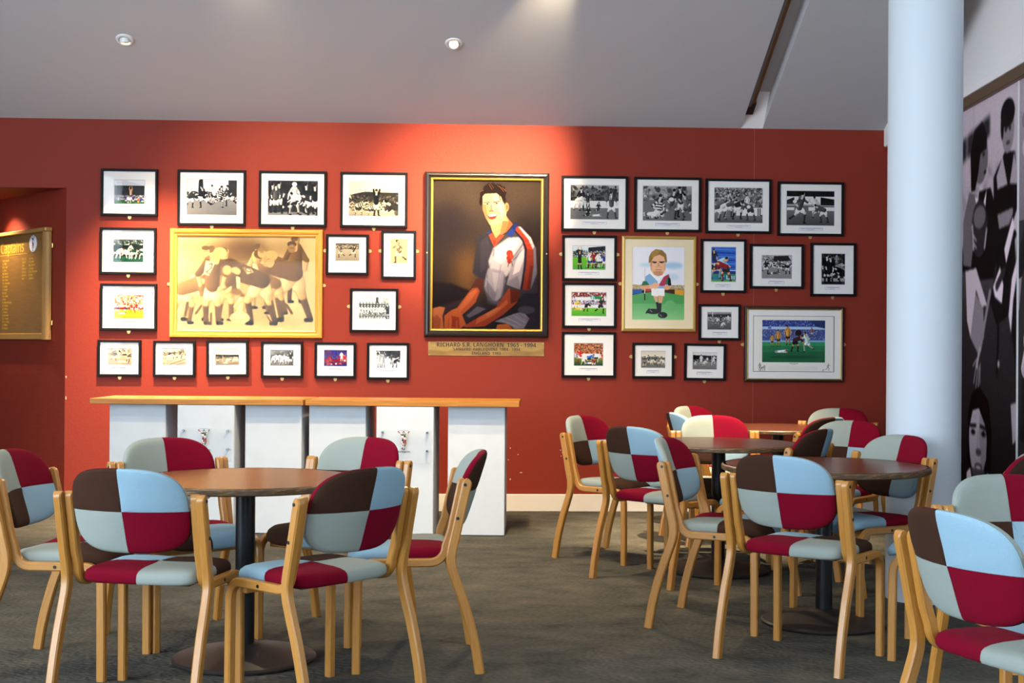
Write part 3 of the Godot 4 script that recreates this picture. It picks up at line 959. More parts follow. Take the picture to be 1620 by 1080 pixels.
# ------------------------------------------------------------------ framed pictures on the red wall
# middle x, middle y, width, height of the frame | print inside it: x, y of its lower left corner from the middle, width, height | where the clips are (b below, s at the sides) | tone | the area the strokes are given in | strokes
func build_pictures() -> void:
	var bw := Color(1.0, 0.98, 0.96)
	var sep := Color(1.0, 0.91, 0.74)
	var g := "framed rugby photographs on the red wall"
	var F := framed
	F.call(-2.456, 2.430, 0.430, 0.360, [-0.117, -0.090, 0.234, 0.188], "b", Color.WHITE, [697, 403, 886, 553], "black framed colour photo of a lineout before a dark grandstand with white goalposts",
		"g 403 470 9 8;p 7 697,425 760,405 886,440 886,455 697,440;g 440 500 1 2;p 2 697,455 886,448 886,500 697,500;n 498 530 5 8 6;g 528 553 G g;k 709 403 709 545 2 w;f 770 548 52 s b w;f 800 530 75 j t b;f 795 548 55 c w w;f 815 548 50 s b w;f 783 550 50 s w b;f 845 550 35 s r w;f 868 552 52 d b w;f 722 540 34 r w w;t 8")
	F.call(-2.462, 1.983, 0.427, 0.357, [-0.117, -0.088, 0.235, 0.179], "b", Color.WHITE, [690, 765, 880, 908], "black framed dark green photo of a huddled pack, below the lineout picture",
		"g 765 800 5 6;n 765 880 D G 8;g 872 908 E G;f 710 880 85 c G w;f 730 885 90 c w w;f 765 888 100 c G w;f 780 885 80 d w w;f 800 890 95 s w w;f 820 885 90 d G w;f 850 890 95 c w k;f 865 885 80 d G w;t 12")
	F.call(-2.455, 1.555, 0.428, 0.358, [-0.114, -0.090, 0.229, 0.184], "b", Color.WHITE, [233, 140, 418, 287], "black framed colour photo of players before a packed red crowd on olive grass",
		"g 140 240 T m;n 140 215 T r 7;n 140 215 o w 8;g 232 287 y O;k 233 210 418 207 3 w;f 255 252 55 c k w;f 280 258 50 t w w;f 305 250 50 c G w;f 345 248 60 l r w;f 375 252 70 l r w;f 400 246 60 l w r;t 10")
	F.call(-1.832, 2.397, 0.518, 0.427, [-0.193, -0.134, 0.386, 0.279], "b", bw, [175, 128, 485, 350], "black framed photo of five players running on open ground under a white sky",
		"g 128 235 9 8;n 205 245 1 3 9;n 235 262 6 9 8;g 262 350 5 4;p 1 245,235 250,140 258,128 275,128 280,235;p 2 430,135 485,135 485,235 430,230;f 205 305 132 c 2 9;f 285 307 140 l 1 9;f 372 305 140 r # 1;f 345 282 122 l 8 1;f 440 295 135 l 2 8;t 12")
	F.call(-1.216, 2.396, 0.516, 0.428, [-0.192, -0.130, 0.386, 0.273], "b", bw, [670, 136, 978, 353], "black framed photo of a standing maul with a fair-haired player in the middle",
		"g 136 353 1 2;n 136 260 0 3 14;g 330 353 4 5;f 700 335 180 s 1 9;f 740 330 185 s 2 9;f 720 330 170 s 3 8;f 790 340 150 c 1 1;f 832 348 195 b 7 1;f 865 340 180 d 8 1;f 905 335 180 s 1 9;f 930 350 190 d 2 9;f 960 340 180 s 1 8;e 833 160 15 14 9;t 10")
	F.call(-0.595, 2.395, 0.516, 0.427, [-0.195, -0.128, 0.386, 0.274], "b", sep, [1163, 140, 1470, 357], "black framed brown-toned photo of a player leaping with both arms raised",
		"g 140 250 9 8;p 2 1190,220 1260,205 1470,210 1470,300 1190,300;n 225 280 1 4 10;n 270 330 3 8 9;k 1163 290 1470 290 3 8;g 322 357 6 5;f 1232 362 145 c # 2;f 1308 362 120 c # 2;f 1333 354 165 j 1 8;f 1458 420 230 d 2 3;t 10")
	F.call(-0.796, 1.972, 0.327, 0.312, [-0.093, -0.051, 0.187, 0.141], "s", sep, [1078, 518, 1227, 630], "small squarish black frame with two running players, beside the orange-framed drawing",
		"g 518 545 3 4;n 530 560 3 7 7;g 556 630 6 5;f 1112 608 78 l 4 8;f 1188 606 78 r 3 8;t 12")
	F.call(-0.402, 1.975, 0.267, 0.372, [-0.068, -0.069, 0.141, 0.196], "s", Color(1.0, 0.86, 0.62), [1415, 490, 1527, 645], "small upright black frame with a sepia photo of one running player",
		"g 490 645 6 6;n 490 540 5 7 12;f 1472 642 145 l 4 9;f 1464 565 65 s 5 8;t 12")
	F.call(-0.588, 1.545, 0.370, 0.336, [-0.120, -0.076, 0.241, 0.182], "s", Color(0.96, 1.0, 0.98), [1224, 846, 1415, 990], "black framed team photograph in rows outside a pale building",
		"g 846 905 8 8;p 3 1330,850 1345,850 1345,900 1330,900;p 6 1370,850 1415,850 1415,900 1370,900;n 890 985 5 9 9;r 9 1235 1385 930 52 s 3 3;r 10 1232 1388 955 52 s 8 8;r 10 1232 1388 984 50 k 4 8;f 1402 982 95 s 1 1;g 982 990 8 7;t 8")
	F.call(-2.521, 1.165, 0.329, 0.279, [-0.091, -0.055, 0.185, 0.130], "b", sep, [195, 466, 345, 570], "small black frame, sepia photo of a ball in the air, first of the low row",
		"g 466 500 8 9;n 472 508 4 6 16;g 508 570 6 5;f 235 545 70 r 3 9;f 265 532 62 j 9 9;f 298 555 62 u 9 9;f 325 545 60 c 3 8;e 268 484 6 6 1;t 10")
	F.call(-2.106, 1.163, 0.319, 0.276, [-0.091, -0.051, 0.182, 0.131], "b", sep, [530, 467, 677, 571], "small black frame, sepia photo of players on shadowed grass, second of the low row",
		"g 467 490 9 8;n 482 510 4 7 9;g 508 571 7 5;k 560 570 677 530 5 4;k 600 571 677 548 4 4;f 545 532 45 c 4 7;f 578 544 62 c 8 9;f 605 532 55 l 3 8;f 635 532 60 r 3 8;f 658 522 60 l 4 7;t 12")
	F.call(-1.703, 1.169, 0.319, 0.277, [-0.095, -0.055, 0.185, 0.131], "b", sep, [852, 467, 1000, 571], "small black frame, photo of a scrum before a low stand, third of the low row",
		"g 467 505 9 9;p 2 852,502 955,507 955,530 852,530;p 8 960,490 1000,487 1000,500 960,505;n 518 532 2 7 6;g 530 571 5 4;k 897 495 897 545 1.5 9;f 925 556 40 c 9 9;f 945 556 42 d 9 1;f 966 555 42 c 9 9;f 912 559 36 t 9 8;f 987 554 40 l 9 8;f 868 552 40 s 3 9;t 8", 0.6)
	F.call(-1.288, 1.162, 0.320, 0.277, [-0.093, -0.051, 0.184, 0.127], "b", Color(0.97, 0.99, 1.0), [1186, 475, 1333, 576], "small black frame, photo of crouching players, fourth of the low row",
		"g 475 576 3 4;n 475 530 2 6 9;f 1210 562 78 c 8 9;f 1235 557 72 c 8 8;f 1262 572 78 c 7 9;f 1287 567 82 d 8 8;f 1312 567 82 s 2 7;t 10")
	F.call(-0.882, 1.160, 0.316, 0.275, [-0.089, -0.049, 0.182, 0.130], "b", Color.WHITE, [163, 475, 308, 578], "small black frame, blue and crimson photo, fifth of the low row",
		"g 475 530 b B;n 480 532 b m 14;g 535 578 m b;f 205 568 42 u r w;f 245 566 48 t m w;f 272 548 62 s w w;f 292 562 60 s r w;f 190 562 50 c m r;t 8")
	F.call(-0.478, 1.155, 0.324, 0.284, [-0.095, -0.054, 0.193, 0.138], "b", Color(0.95, 0.98, 1.0), [480, 478, 633, 587], "small black frame, faded photo of a dark kneeling player, last before the brass sign",
		"g 478 587 8 7;p 1 550,480 633,480 633,520 550,515;n 480 525 1 3 10;f 602 582 78 c 1 3;f 577 562 62 s 3 6;f 525 587 95 s 6 6;f 500 582 85 s 7 7;t 8")
	F.call(1.111, 2.387, 0.516, 0.428, [-0.191, -0.125, 0.381, 0.271], "b", bw, [183, 188, 630, 507], "black framed photo with a player wearing number 11 seen from behind",
		"g 188 300 6 3;n 200 340 1 4 30;g 335 400 8 8;n 340 402 7 9 10;g 400 507 4 4;f 285 425 210 s 1 9;f 258 420 180 c 8 8;f 345 395 140 s 2 3;f 345 475 140 k 1 1;f 415 478 95 t 8 8;f 440 425 120 k 1 2;f 560 492 245 b 3 9;k 546 292 546 318 5 9;k 560 292 560 318 5 9;t 10")
	F.call(1.681, 2.386, 0.521, 0.424, [-0.196, -0.128, 0.388, 0.275], "b", bw, [845, 197, 1297, 520], "black framed photo of a kneeling player in a hooped jersey and a ball carrier",
		"g 197 320 6 4;n 197 330 2 6 40;g 330 520 4 4;f 870 335 120 s 5 7;f 900 480 190 t 8 3;f 985 502 330 k # 8;f 1100 507 290 r 3 4;f 1190 482 280 s 2 8;f 1258 517 260 l 4 3;e 1107 322 24 18 9;t 10")
	F.call(2.236, 2.380, 0.517, 0.424, [-0.191, -0.132, 0.385, 0.279], "b", bw, [228, 212, 675, 538], "black framed photo of a player passing the ball before a full terrace",
		"g 212 538 4 4;n 212 380 1 7 18;p 8 430,395 675,395 675,470 430,470;k 630 405 630 465 10 2;k 648 405 648 465 10 2;k 648 465 668 465 8 2;g 470 538 4 3;f 265 517 245 c 3 9;f 320 507 235 c 7 8;f 372 482 220 c 3 8;f 458 502 260 c 1 9;f 530 410 130 s 8 8;f 548 512 235 d 3 2;e 543 388 17 15 8;t 10")
	F.call(2.805, 2.365, 0.521, 0.422, [-0.192, -0.131, 0.383, 0.275], "b", bw, [887, 240, 1330, 562], "black framed photo of a player running with the ball past a white rail and boards",
		"g 240 300 1 1;n 240 300 0 2 16;g 296 370 8 8;p 2 887,330 960,300 960,365 887,365;p 1 1200,300 1330,320 1330,372 1200,372;g 370 392 2 3;k 887 378 1330 378 5 9;g 390 428 4 4;p 9 1090,390 1330,390 1330,425 1090,425;p 8 890,395 960,395 960,420 890,420;g 428 562 4 3;f 1005 547 300 r 3 9;f 1165 492 205 l 7 8;f 1218 532 230 d 3 9;e 965 342 18 15 9;t 10")
	F.call(1.073, 1.964, 0.423, 0.351, [-0.132, -0.092, 0.260, 0.191], "s", Color.WHITE, [205, 740, 510, 965], "black framed colour photo of a player raising both arms on bright green grass",
		"g 740 800 9 s;p G 215,800 260,775 330,800 350,840 205,840;p k 350,760 510,745 510,800 350,795;n 790 850 2 8 12;g 850 965 h g;f 272 957 175 j k k;f 365 947 155 b w b;f 400 947 158 s m b;f 440 947 142 s w b;f 470 942 132 c w k;f 495 942 132 s b w;f 350 947 70 k k k;f 420 947 80 k k k;t 8")
	F.call(1.075, 1.598, 0.420, 0.351, [-0.141, -0.086, 0.276, 0.191], "b", Color.WHITE, [193, 182, 517, 407], "black framed colour photo of a yellow shirted tackler and dark shirts on bright grass",
		"g 182 300 8 8;n 182 300 4 9 14;n 182 230 T m 14;p w 240,232 420,228 420,275 240,275;p e 370,215 470,225 470,250 370,245;n 262 305 m s 12;g 300 332 9 8;g 330 407 h g;f 240 345 110 c y w;f 270 352 100 u y w;f 335 362 115 c k k;f 390 300 95 s s k;f 460 382 165 r k k;t 8")
	F.call(1.073, 1.215, 0.419, 0.354, [-0.117, -0.088, 0.231, 0.180], "b", Color.WHITE, [217, 648, 488, 860], "black framed colour photo of a tackle before an orange tinted crowd",
		"g 648 760 T T;n 648 745 k o 13;n 648 745 T t 14;p w 217,745 488,745 488,795 217,795;p r 455,750 488,750 488,795 455,795;k 222 752 222 785 5 n;k 222 785 238 785 5 n;k 238 752 238 785 5 n;k 248 752 248 786 5 n;k 248 752 264 760 5 n;k 248 770 264 786 5 n;g 790 860 O G;f 280 832 135 l r w;f 312 852 115 c w w;f 365 842 125 c B k;f 350 842 80 t w B;f 430 832 125 c w k;f 400 852 95 k m w;t 10")
	F.call(2.121, 1.914, 0.357, 0.418, [-0.097, -0.126, 0.198, 0.275], "b", Color.WHITE, [200, 752, 430, 1075], "upright black frame with a colour photo of two players before empty blue seats",
		"g 752 1010 B B;k 200 775 430 780 4 C;k 200 805 430 810 10 b;k 200 840 430 845 4 C;k 200 870 430 875 10 b;k 200 905 430 908 4 C;k 200 935 430 938 10 b;k 200 965 430 968 6 w;g 975 1010 b n;g 1000 1055 e B;k 300 1020 300 1045 8 w;k 300 1020 320 1022 6 w;k 345 1015 345 1045 8 w;k 345 1045 370 1045 6 w;k 390 1020 390 1046 8 w;k 410 1020 410 1046 8 w;g 1052 1075 g g;f 265 1045 275 c s k;f 320 1065 260 d m k;f 226 960 190 s n b;t 8")
	F.call(2.540, 1.914, 0.423, 0.347, [-0.119, -0.097, 0.242, 0.187], "b", bw, [660, 828, 940, 1047], "black framed photo of a diving tackle on bare ground, between two upright frames",
		"g 828 900 6 5;n 828 900 3 7 18;p 2 770,840 900,835 930,880 770,890;n 895 948 5 9 13;g 945 1047 5 5;f 695 1007 145 r 2 9;f 770 1007 110 t 3 8;f 830 992 125 l 3 8;f 890 1002 130 d 2 8;t 12")
	F.call(2.986, 1.893, 0.357, 0.417, [-0.094, -0.119, 0.191, 0.247], "b", bw, [1205, 812, 1425, 1100], "upright black frame with a very dark photo of players, nearest the column",
		"g 812 1100 1 2;n 812 1000 0 4 22;g 1040 1075 6 5;g 1070 1100 2 2;f 1258 1087 265 s 0 1;f 1288 1082 245 s 0 0;f 1350 1055 220 c 5 8;f 1345 920 100 s 5 5;f 1385 1092 225 d 1 1;t 10")
	F.call(2.094, 1.475, 0.329, 0.281, [-0.098, -0.060, 0.193, 0.141], "b", bw, [170, 320, 403, 492], "small black frame, grey match photo with a stand roof, beside the walnut frame",
		"g 320 345 5 5;p 2 170,345 403,340 403,372 170,375;k 222 320 222 400 6 9;n 370 412 4 8 11;g 405 492 4 3;f 225 452 85 s # 1;f 265 447 78 r 9 1;f 300 432 85 s 1 1;f 315 477 85 c 8 9;f 370 432 85 s 8 5;t 10")
	F.call(1.576, 1.173, 0.325, 0.277, [-0.096, -0.059, 0.193, 0.136], "s", Color(1.0, 0.94, 0.84), [830, 720, 1055, 880], "small black frame, brown photo under a cloudy sky, below the gilt framed cartoon",
		"g 720 785 7 8;n 775 830 3 6 14;g 800 880 5 4;f 860 862 85 k 3 8;f 900 852 92 s 3 8;f 930 857 84 c 8 9;f 960 852 92 s 3 8;f 1000 862 92 c 3 8;f 1030 857 88 d 8 9;t 12")
	F.call(1.981, 1.165, 0.325, 0.286, [-0.098, -0.060, 0.194, 0.137], "b", Color(0.98, 0.95, 0.92), [1300, 732, 1525, 893], "small crooked black frame, grey photo with a tall goalpost, low beside the walnut frame",
		"g 732 765 8 8;p 1 1300,760 1525,765 1525,800 1300,800;n 798 830 3 6 9;g 825 893 5 4;k 1475 740 1475 850 4 9;f 1325 867 60 r 8 9;f 1380 847 92 s 9 8;f 1410 862 75 c 9 9;f 1490 847 90 r 9 9;f 1435 832 55 s 9 1;t 10", -0.5)
	big_pictures()

func framed(x: float, y: float, w: float, h: float, pr: Array, clips: String, tone: Color, area: Array, label: String, strokes: String, tilt := 0.0) -> void:
	var t := thing("framed_picture", label, "picture", Vector3(x, y, WALL_Z + 0.002), 0.0, "framed rugby photographs on the red wall")
	t.rotation_degrees.z = tilt
	part(t, "frame", moulding(w, h, [Vector2(0, 0), Vector2(0, 0.023), Vector2(0.002, 0.026), Vector2(0.016, 0.026), Vector2(0.019, 0.023), Vector2(0.019, 0.008)]), M.black_frame)
	var in_w := w - 0.037
	var in_h := h - 0.037
	var cy: float = pr[1] - 0.012
	var cw := minf(0.19, pr[2] * (0.56 + 0.06 * sin(x * 7.0)))
	var hole := Rect2(pr[0], pr[1], pr[2], pr[3])
	var slot := Rect2(pr[0] + pr[2] / 2 - cw / 2 + 0.004 * sin(y * 9.0), cy - 0.026, cw, 0.023)
	part(t, "mat_board", mount(in_w, in_h, [hole, slot], 0.013, 0.0095), M.mat_board)
	part(t, "mat_bevel", bevels([hole, slot], 0.013, 0.0095, 0.004), M.bevel_core)
	var coloured := label.contains("colour") or label.contains("green") or label.contains("blue")
	var p := Picture.new(int(pr[2] * 560), int(pr[3] * 560), area[0], area[1], area[2], area[3], int(absf(x * 1000.0)) + int(y * 77.0))
	if coloured:
		p.draw(strokes, Color("d9a282"), Color("3a2a20"))
	else:
		p.draw(strokes)
	p.contrast(1.55)
	p.tone(tone * 0.86)
	part(t, "print", sheet(pr[2], pr[3]), print_mat(p), Vector3(hole.get_center().x, hole.get_center().y, 0.0096))
	part(t, "caption_card", sheet(slot.size.x, slot.size.y), caption_mat(), Vector3(slot.get_center().x, slot.get_center().y, 0.0096))
	part(t, "glass_pane", slab(Vector3(-in_w / 2, -in_h / 2, 0.0150), Vector3(in_w / 2, in_h / 2, 0.0165)), M.glass)
	if clips == "b":
		clip(t, Vector3(0, -h / 2, 0), 0.0)
	else:
		clip(t, Vector3(-w / 2, 0.03, 0), -PI / 2)
		clip(t, Vector3(w / 2, 0.03, 0), PI / 2)

var clip_mesh: ArrayMesh
func clip(t: Node3D, at: Vector3, turn: float) -> void:
	if clip_mesh == null:
		var st := begin()
		add_prism(st, PackedVector2Array([Vector2(-0.013, 0.004), Vector2(-0.013, -0.008), Vector2(-0.010, -0.018), Vector2(-0.004, -0.023), Vector2(0.004, -0.023), Vector2(0.010, -0.018), Vector2(0.013, -0.008), Vector2(0.013, 0.004)]), 0.004, Basis.IDENTITY, Vector3(0, 0, -0.001))
		add_box(st, Vector3(0, -0.011, 0.0045), Vector3(0.007, 0.009, 0.003), 0.001)
		clip_mesh = done(st)
	var c := part(t, "clip", clip_mesh, M.brass, at, "small brass clip")
	c.rotation.z = turn

# a mitred frame: profile of (inset from the outer edge, height off the wall)
func moulding(w: float, h: float, prof: Array) -> ArrayMesh:
	var st := begin()
	for i in prof.size() - 1:
		var a: Vector2 = prof[i]
		var b: Vector2 = prof[i + 1]
		for side in 4:
			var pts := []
			for e in [[a, 0], [a, 1], [b, 1], [b, 0]]:
				var q: Vector2 = e[0]
				var c: int = (side + e[1]) % 4
				pts.append(Vector3((w / 2 - q.x) * (-1.0 if c == 0 or c == 3 else 1.0), (h / 2 - q.x) * (-1.0 if c < 2 else 1.0), q.y))
			var n: Vector3 = [Vector3(0, -1, 0), Vector3(1, 0, 0), Vector3(0, 1, 0), Vector3(-1, 0, 0)][side]
			var out := n * (b.y - a.y) + Vector3(0, 0, b.x - a.x)
			var len := w if side % 2 == 0 else h
			quad(st, pts[0], pts[1], pts[2], pts[3], out, Vector2(a.x, 0), Vector2(a.x, len), Vector2(b.x, len), Vector2(b.x, 0))
	return done(st)

# a card with rectangular windows cut in it (windows stand one above the other)
func mount(w: float, h: float, holes: Array, z: float, low: float) -> ArrayMesh:
	var st := begin()
	var ys := [-h / 2]
	var sorted := holes.duplicate()
	sorted.sort_custom(func(p, q): return p.position.y < q.position.y)
	var fill := func(x0: float, y0: float, x1: float, y1: float) -> void:
		quad(st, Vector3(x0, y0, z), Vector3(x1, y0, z), Vector3(x1, y1, z), Vector3(x0, y1, z), Vector3(0, 0, 1), Vector2(x0, y0), Vector2(x1, y0), Vector2(x1, y1), Vector2(x0, y1))
	var y := -h / 2
	for r in sorted:
		fill.call(-w / 2, y, w / 2, r.position.y)
		fill.call(-w / 2, r.position.y, r.position.x, r.end.y)
		fill.call(r.end.x, r.position.y, w / 2, r.end.y)
		y = r.end.y
	fill.call(-w / 2, y, w / 2, h / 2)
	return done(st)

func bevels(holes: Array, z: float, low: float, width: float) -> ArrayMesh:
	var st := begin()
	for r in holes:
		var o := [Vector3(r.position.x, r.position.y, z), Vector3(r.end.x, r.position.y, z), Vector3(r.end.x, r.end.y, z), Vector3(r.position.x, r.end.y, z)]
		var s: Rect2 = r.grow(-width)
		var i := [Vector3(s.position.x, s.position.y, low + 0.0004), Vector3(s.end.x, s.position.y, low + 0.0004), Vector3(s.end.x, s.end.y, low + 0.0004), Vector3(s.position.x, s.end.y, low + 0.0004)]
		for k in 4:
			quad(st, o[k], o[(k + 1) % 4], i[(k + 1) % 4], i[k], Vector3(0, 0, 1))
	return done(st)

var caption_card: StandardMaterial3D
func caption_mat() -> StandardMaterial3D:
	if caption_card == null:
		var im := Image.create(160, 20, false, Image.FORMAT_RGB8)
		im.fill(Color8(226, 224, 226))
		var rng := RandomNumberGenerator.new()
		rng.seed = 5
		for line in 2:
			var x := 16 if line == 0 else 55
			while x < (144 if line == 0 else 105):
				var n := rng.randi_range(2, 7)
				im.fill_rect(Rect2i(x, 5 + line * 7, n, 3), Color8(150, 146, 158))
				x += n + rng.randi_range(1, 2)
		caption_card = StandardMaterial3D.new()
		caption_card.resource_name = "caption_card"
		caption_card.albedo_texture = ImageTexture.create_from_image(im)
		caption_card.roughness = 0.8
	return caption_card

func big_pictures() -> void:
	# the rugby drawing in the pine frame
	var t := thing("framed_drawing", "large sepia pencil drawing of a ruck of players in an orange wooden frame", "drawing", Vector3(-1.564, 1.744, WALL_Z + 0.002))
	part(t, "frame", moulding(1.162, 0.832, [Vector2(0, 0), Vector2(0, 0.022), Vector2(0.004, 0.028), Vector2(0.022, 0.030), Vector2(0.034, 0.026), Vector2(0.036, 0.020), Vector2(0.048, 0.022), Vector2(0.056, 0.018), Vector2(0.056, 0.008)]), M.pine_frame)
	var p := Picture.new(522, 358, 100, 88, 1425, 990, 7)
	var skin := Color("bb9562")
	var hair := Color("5c452b")
	p.draw("g 88 990 c8ac7c ccb284;e 330 200 240 90 a98a5a;e 700 240 330 150 75593a;e 760 220 200 90 5a4228;e 1120 200 200 90 9c8052;e 300 560 200 260 b4965f;e 700 640 420 240 a4865a;e 700 900 620 60 a08256;B 28;B 14")
	p.outline = 1.1
	p.line_ink = Color("54402a")
	p.draw("f 330 900 760 c c6a876 d0b684;f 190 930 660 c 7a5c36 cdb282;f 1230 720 640 s 64492a c8ac7a;f 880 780 620 s c2a472 bc9c6a;f 560 900 700 s 6e5230 b4945f;f 430 935 750 s 5e452a d2b888;f 1150 900 930 d 6a4d2c ceb484;f 1000 830 580 d 745634 bea06c;f 700 900 380 k c4a674 cab07e;f 845 935 850 d 54402a cab07e", skin, hair)
	p.outline = 0.0
	p.draw("e 505 250 66 56 c0a064;e 475 300 30 60 b4945a;e 995 270 66 50 b89860;e 985 325 44 60 bb9562;e 940 320 20 60 b08a58;e 905 245 38 46 bb9562;e 905 212 38 22 86683e;e 1195 158 44 30 4a3622;e 1195 200 36 42 8a6a42;e 370 240 36 46 bb9562;e 370 202 40 22 54402a;e 600 345 76 46 44321e;e 545 335 26 26 4a3622;e 650 345 32 34 4a3622;e 575 412 42 46 b28e5e;k 350 235 395 235 4 54402a;k 890 240 925 240 4 54402a;k 1180 195 1215 195 4 3a2a1a;k 960 305 985 300 4 54402a;k 560 395 590 392 4 54402a")
	p.draw("p d6bd8e 372,320 460,345 400,470 350,450;k 400 360 430 350 9 3a2a1c;k 430 350 425 395 9 3a2a1c;k 425 395 375 430 9 3a2a1c;k 375 430 405 450 9 3a2a1c;p d0b686 730,385 800,390 830,430 770,450;k 745 395 790 392 8 3a2a1c;k 790 392 812 428 8 3a2a1c;k 812 428 770 425 8 3a2a1c;k 745 395 770 425 8 3a2a1c;p 4a3822 620,470 660,465 690,560 660,640 620,600;p d0b686 660,470 700,480 700,580 670,590;e 665 622 56 32 6a5030;k 1020 400 1180 520 4 54402a;k 1060 360 1200 480 4 54402a;k 880 480 960 560 4 3a2a1c;k 780 470 860 560 4 3a2a1c")
	p.draw("k 380 830 390 930 18 4a3622;k 425 830 425 935 18 4a3622;k 500 770 510 890 26 54402a;k 200 730 180 850 28 54402a;k 330 760 280 830 26 5c452b;k 1150 740 1200 820 26 54402a;k 1010 710 1040 840 22 54402a;k 960 850 1010 920 12 4a3622;k 1250 930 1400 890 3 846a42;k 1300 960 1390 945 3 846a42;e 700 870 96 56 c4a878;k 620 890 780 890 4 6a5030;k 610 830 640 900 5 6a5030;B 1;t 12")
	p.contrast(0.92)
	p.tone(Color(0.96, 0.94, 0.87))
	part(t, "print", sheet(1.05, 0.72), print_mat(p, 0.7), Vector3(0, 0, 0.0085))
	part(t, "glass_pane", slab(Vector3(-0.525, -0.36, 0.0150), Vector3(0.525, 0.36, 0.0165)), M.glass)
	clip(t, Vector3(-0.581, -0.01, 0), -PI / 2)
	clip(t, Vector3(0.581, -0.01, 0), PI / 2)

	# the oil portrait
	t = thing("framed_portrait", "large oil portrait of a smiling seated player in white jersey, black and gilt frame", "painting", Vector3(0.277, 1.982, WALL_Z + 0.002))
	part(t, "frame", moulding(0.959, 1.273, [Vector2(0, 0), Vector2(0, 0.030), Vector2(0.006, 0.042), Vector2(0.014, 0.046), Vector2(0.018, 0.043), Vector2(0.026, 0.045), Vector2(0.036, 0.038), Vector2(0.042, 0.030), Vector2(0.046, 0.030)]), M.ebony)
	part(t, "slip", moulding(0.867, 1.181, [Vector2(0, 0.0), Vector2(0, 0.028), Vector2(0.004, 0.032), Vector2(0.012, 0.030), Vector2(0.018, 0.022), Vector2(0.018, 0.010)]), M.gilt, Vector3.ZERO, "gilt inner slip")
	part(t, "canvas", sheet(0.837, 1.150), print_mat(portrait(), 0.55), Vector3(0, 0, 0.012))
	for s in [-1, 1]:
		part(t, "screw", cylinder(0.006, 0.004, 2, Vector3(0.461 * s, 0.01, 0.044)), M.brass)

	# the caricature
	t = thing("framed_caricature", "gilt framed cartoon of a big-headed fair-haired player on a green pitch", "picture", Vector3(1.616, 1.769, WALL_Z + 0.002))
	part(t, "frame", moulding(0.583, 0.742, [Vector2(0, 0), Vector2(0, 0.018), Vector2(0.004, 0.024), Vector2(0.010, 0.026), Vector2(0.014, 0.021), Vector2(0.018, 0.023), Vector2(0.024, 0.018), Vector2(0.024, 0.008)]), M.gilt_pale)
	var hole := Rect2(-0.207, -0.278, 0.406, 0.566)
	part(t, "mat_board", mount(0.536, 0.695, [hole], 0.013, 0.0095), M.cream_board)
	p = Picture.new(203, 283, 142, 130, 718, 937, 24)
	p.draw("g 130 600 e9e6ea e6e4e8;e 300 330 80 18 b9cfe0;e 590 335 110 36 a9c6dc;e 570 460 90 40 c9d8e4;B 6;n 552 610 7d6a3c c8a468 9;p b9a06a 142,560 250,556 250,566 142,572;p 2c56a8 142,608 250,600 250,640 142,658;p c0392f 285,596 350,600 350,625 285,625;p 4a2420 500,600 610,600 610,645 500,640;p d9a03c 612,600 716,606 716,670 612,655;g 664 937 4f9a54 8cc886;p 4f9a54 142,664 250,642 360,630 500,635 610,650 718,672 718,760 142,760;k 280 355 280 600 4 cc9999;k 280 600 280 655 10 e6e0da;k 280 655 280 715 14 1b1a1c")
	p.draw("k 330 680 290 715 5 2f7a44;e 560 780 60 60 6db070;p t 365,650 420,665 425,740 400,740;p e0a074 430,660 490,660 470,750 435,750;p 1b1a1c 405,740 430,745 430,830 415,830;p 1b1a1c 430,755 468,755 462,860 430,860;e 375 845 75 30 1b1a1c;k 300 862 330 820 18 1b1a1c;e 480 885 52 34 1b1a1c;k 340 830 360 850 8 8a8a90;k 450 880 470 900 8 8a8a90;p efece8 352,590 500,590 500,675 430,668 425,680 355,668;p 7fa9cc 285,460 340,420 420,500 430,590 350,590 320,540 280,520")
	p.draw("p 2c6a48 262,510 300,510 330,550 300,570 240,560;p b02a4c 430,560 490,460 545,430 560,480 500,560;p 2c6a48 515,490 550,450 560,540 515,550;p 1b1a1c 540,470 565,480 575,560 535,555;p 7fa9cc 430,560 500,560 495,590 430,590;k 250 580 350 570 40 e0a074;k 350 570 420 555 44 e9b084;e 395 560 32 34 e9b084;p efece8 332,425 350,405 420,490 490,420 510,440 420,510;e 525 580 36 26 e0a074;p e9b084 330,300 345,240 390,205 450,200 495,235 505,300 510,380 480,440 430,455 380,440 345,390;p d0906a 380,400 470,400 478,440 430,455 385,440;p 8a6420 320,310 325,240 350,190 400,155 470,165 515,210 525,290 510,310 490,240 440,215 380,240 345,300")
	p.draw("p a67c2c 350,200 400,160 450,165 420,210 360,260;k 362 296 408 298 11 4a3020;k 440 296 496 294 11 4a3020;e 388 305 18 7 2a1c14;e 466 303 18 7 2a1c14;p d4946c 422,310 438,310 448,352 415,354;p d8a078 335,300 352,300 362,390 345,385;p d8a078 492,300 505,300 508,380 490,390;p c88a62 372,405 480,405 470,440 430,455 390,442;k 395 352 415 356 4 b87850;k 448 356 470 352 4 b87850;k 400 382 462 384 7 a2543c;k 405 400 458 402 5 b8765a;e 352 320 8 30 c98a62;t 6")
	part(t, "print", sheet(0.406, 0.566), print_mat(p, 0.7), Vector3(hole.get_center().x, hole.get_center().y, 0.0096))
	part(t, "glass_pane", slab(Vector3(-0.268, -0.347, 0.0150), Vector3(0.268, 0.347, 0.0165)), M.glass)
	clip(t, Vector3(-0.2915, 0.0, 0), -PI / 2)
	clip(t, Vector3(0.2915, 0.0, 0), PI / 2)

	# the large print in the walnut frame
	t = thing("framed_print", "large walnut framed colour print of a tackle in a full stadium, wide pale mount", "picture", Vector3(2.679, 1.308, WALL_Z + 0.002))
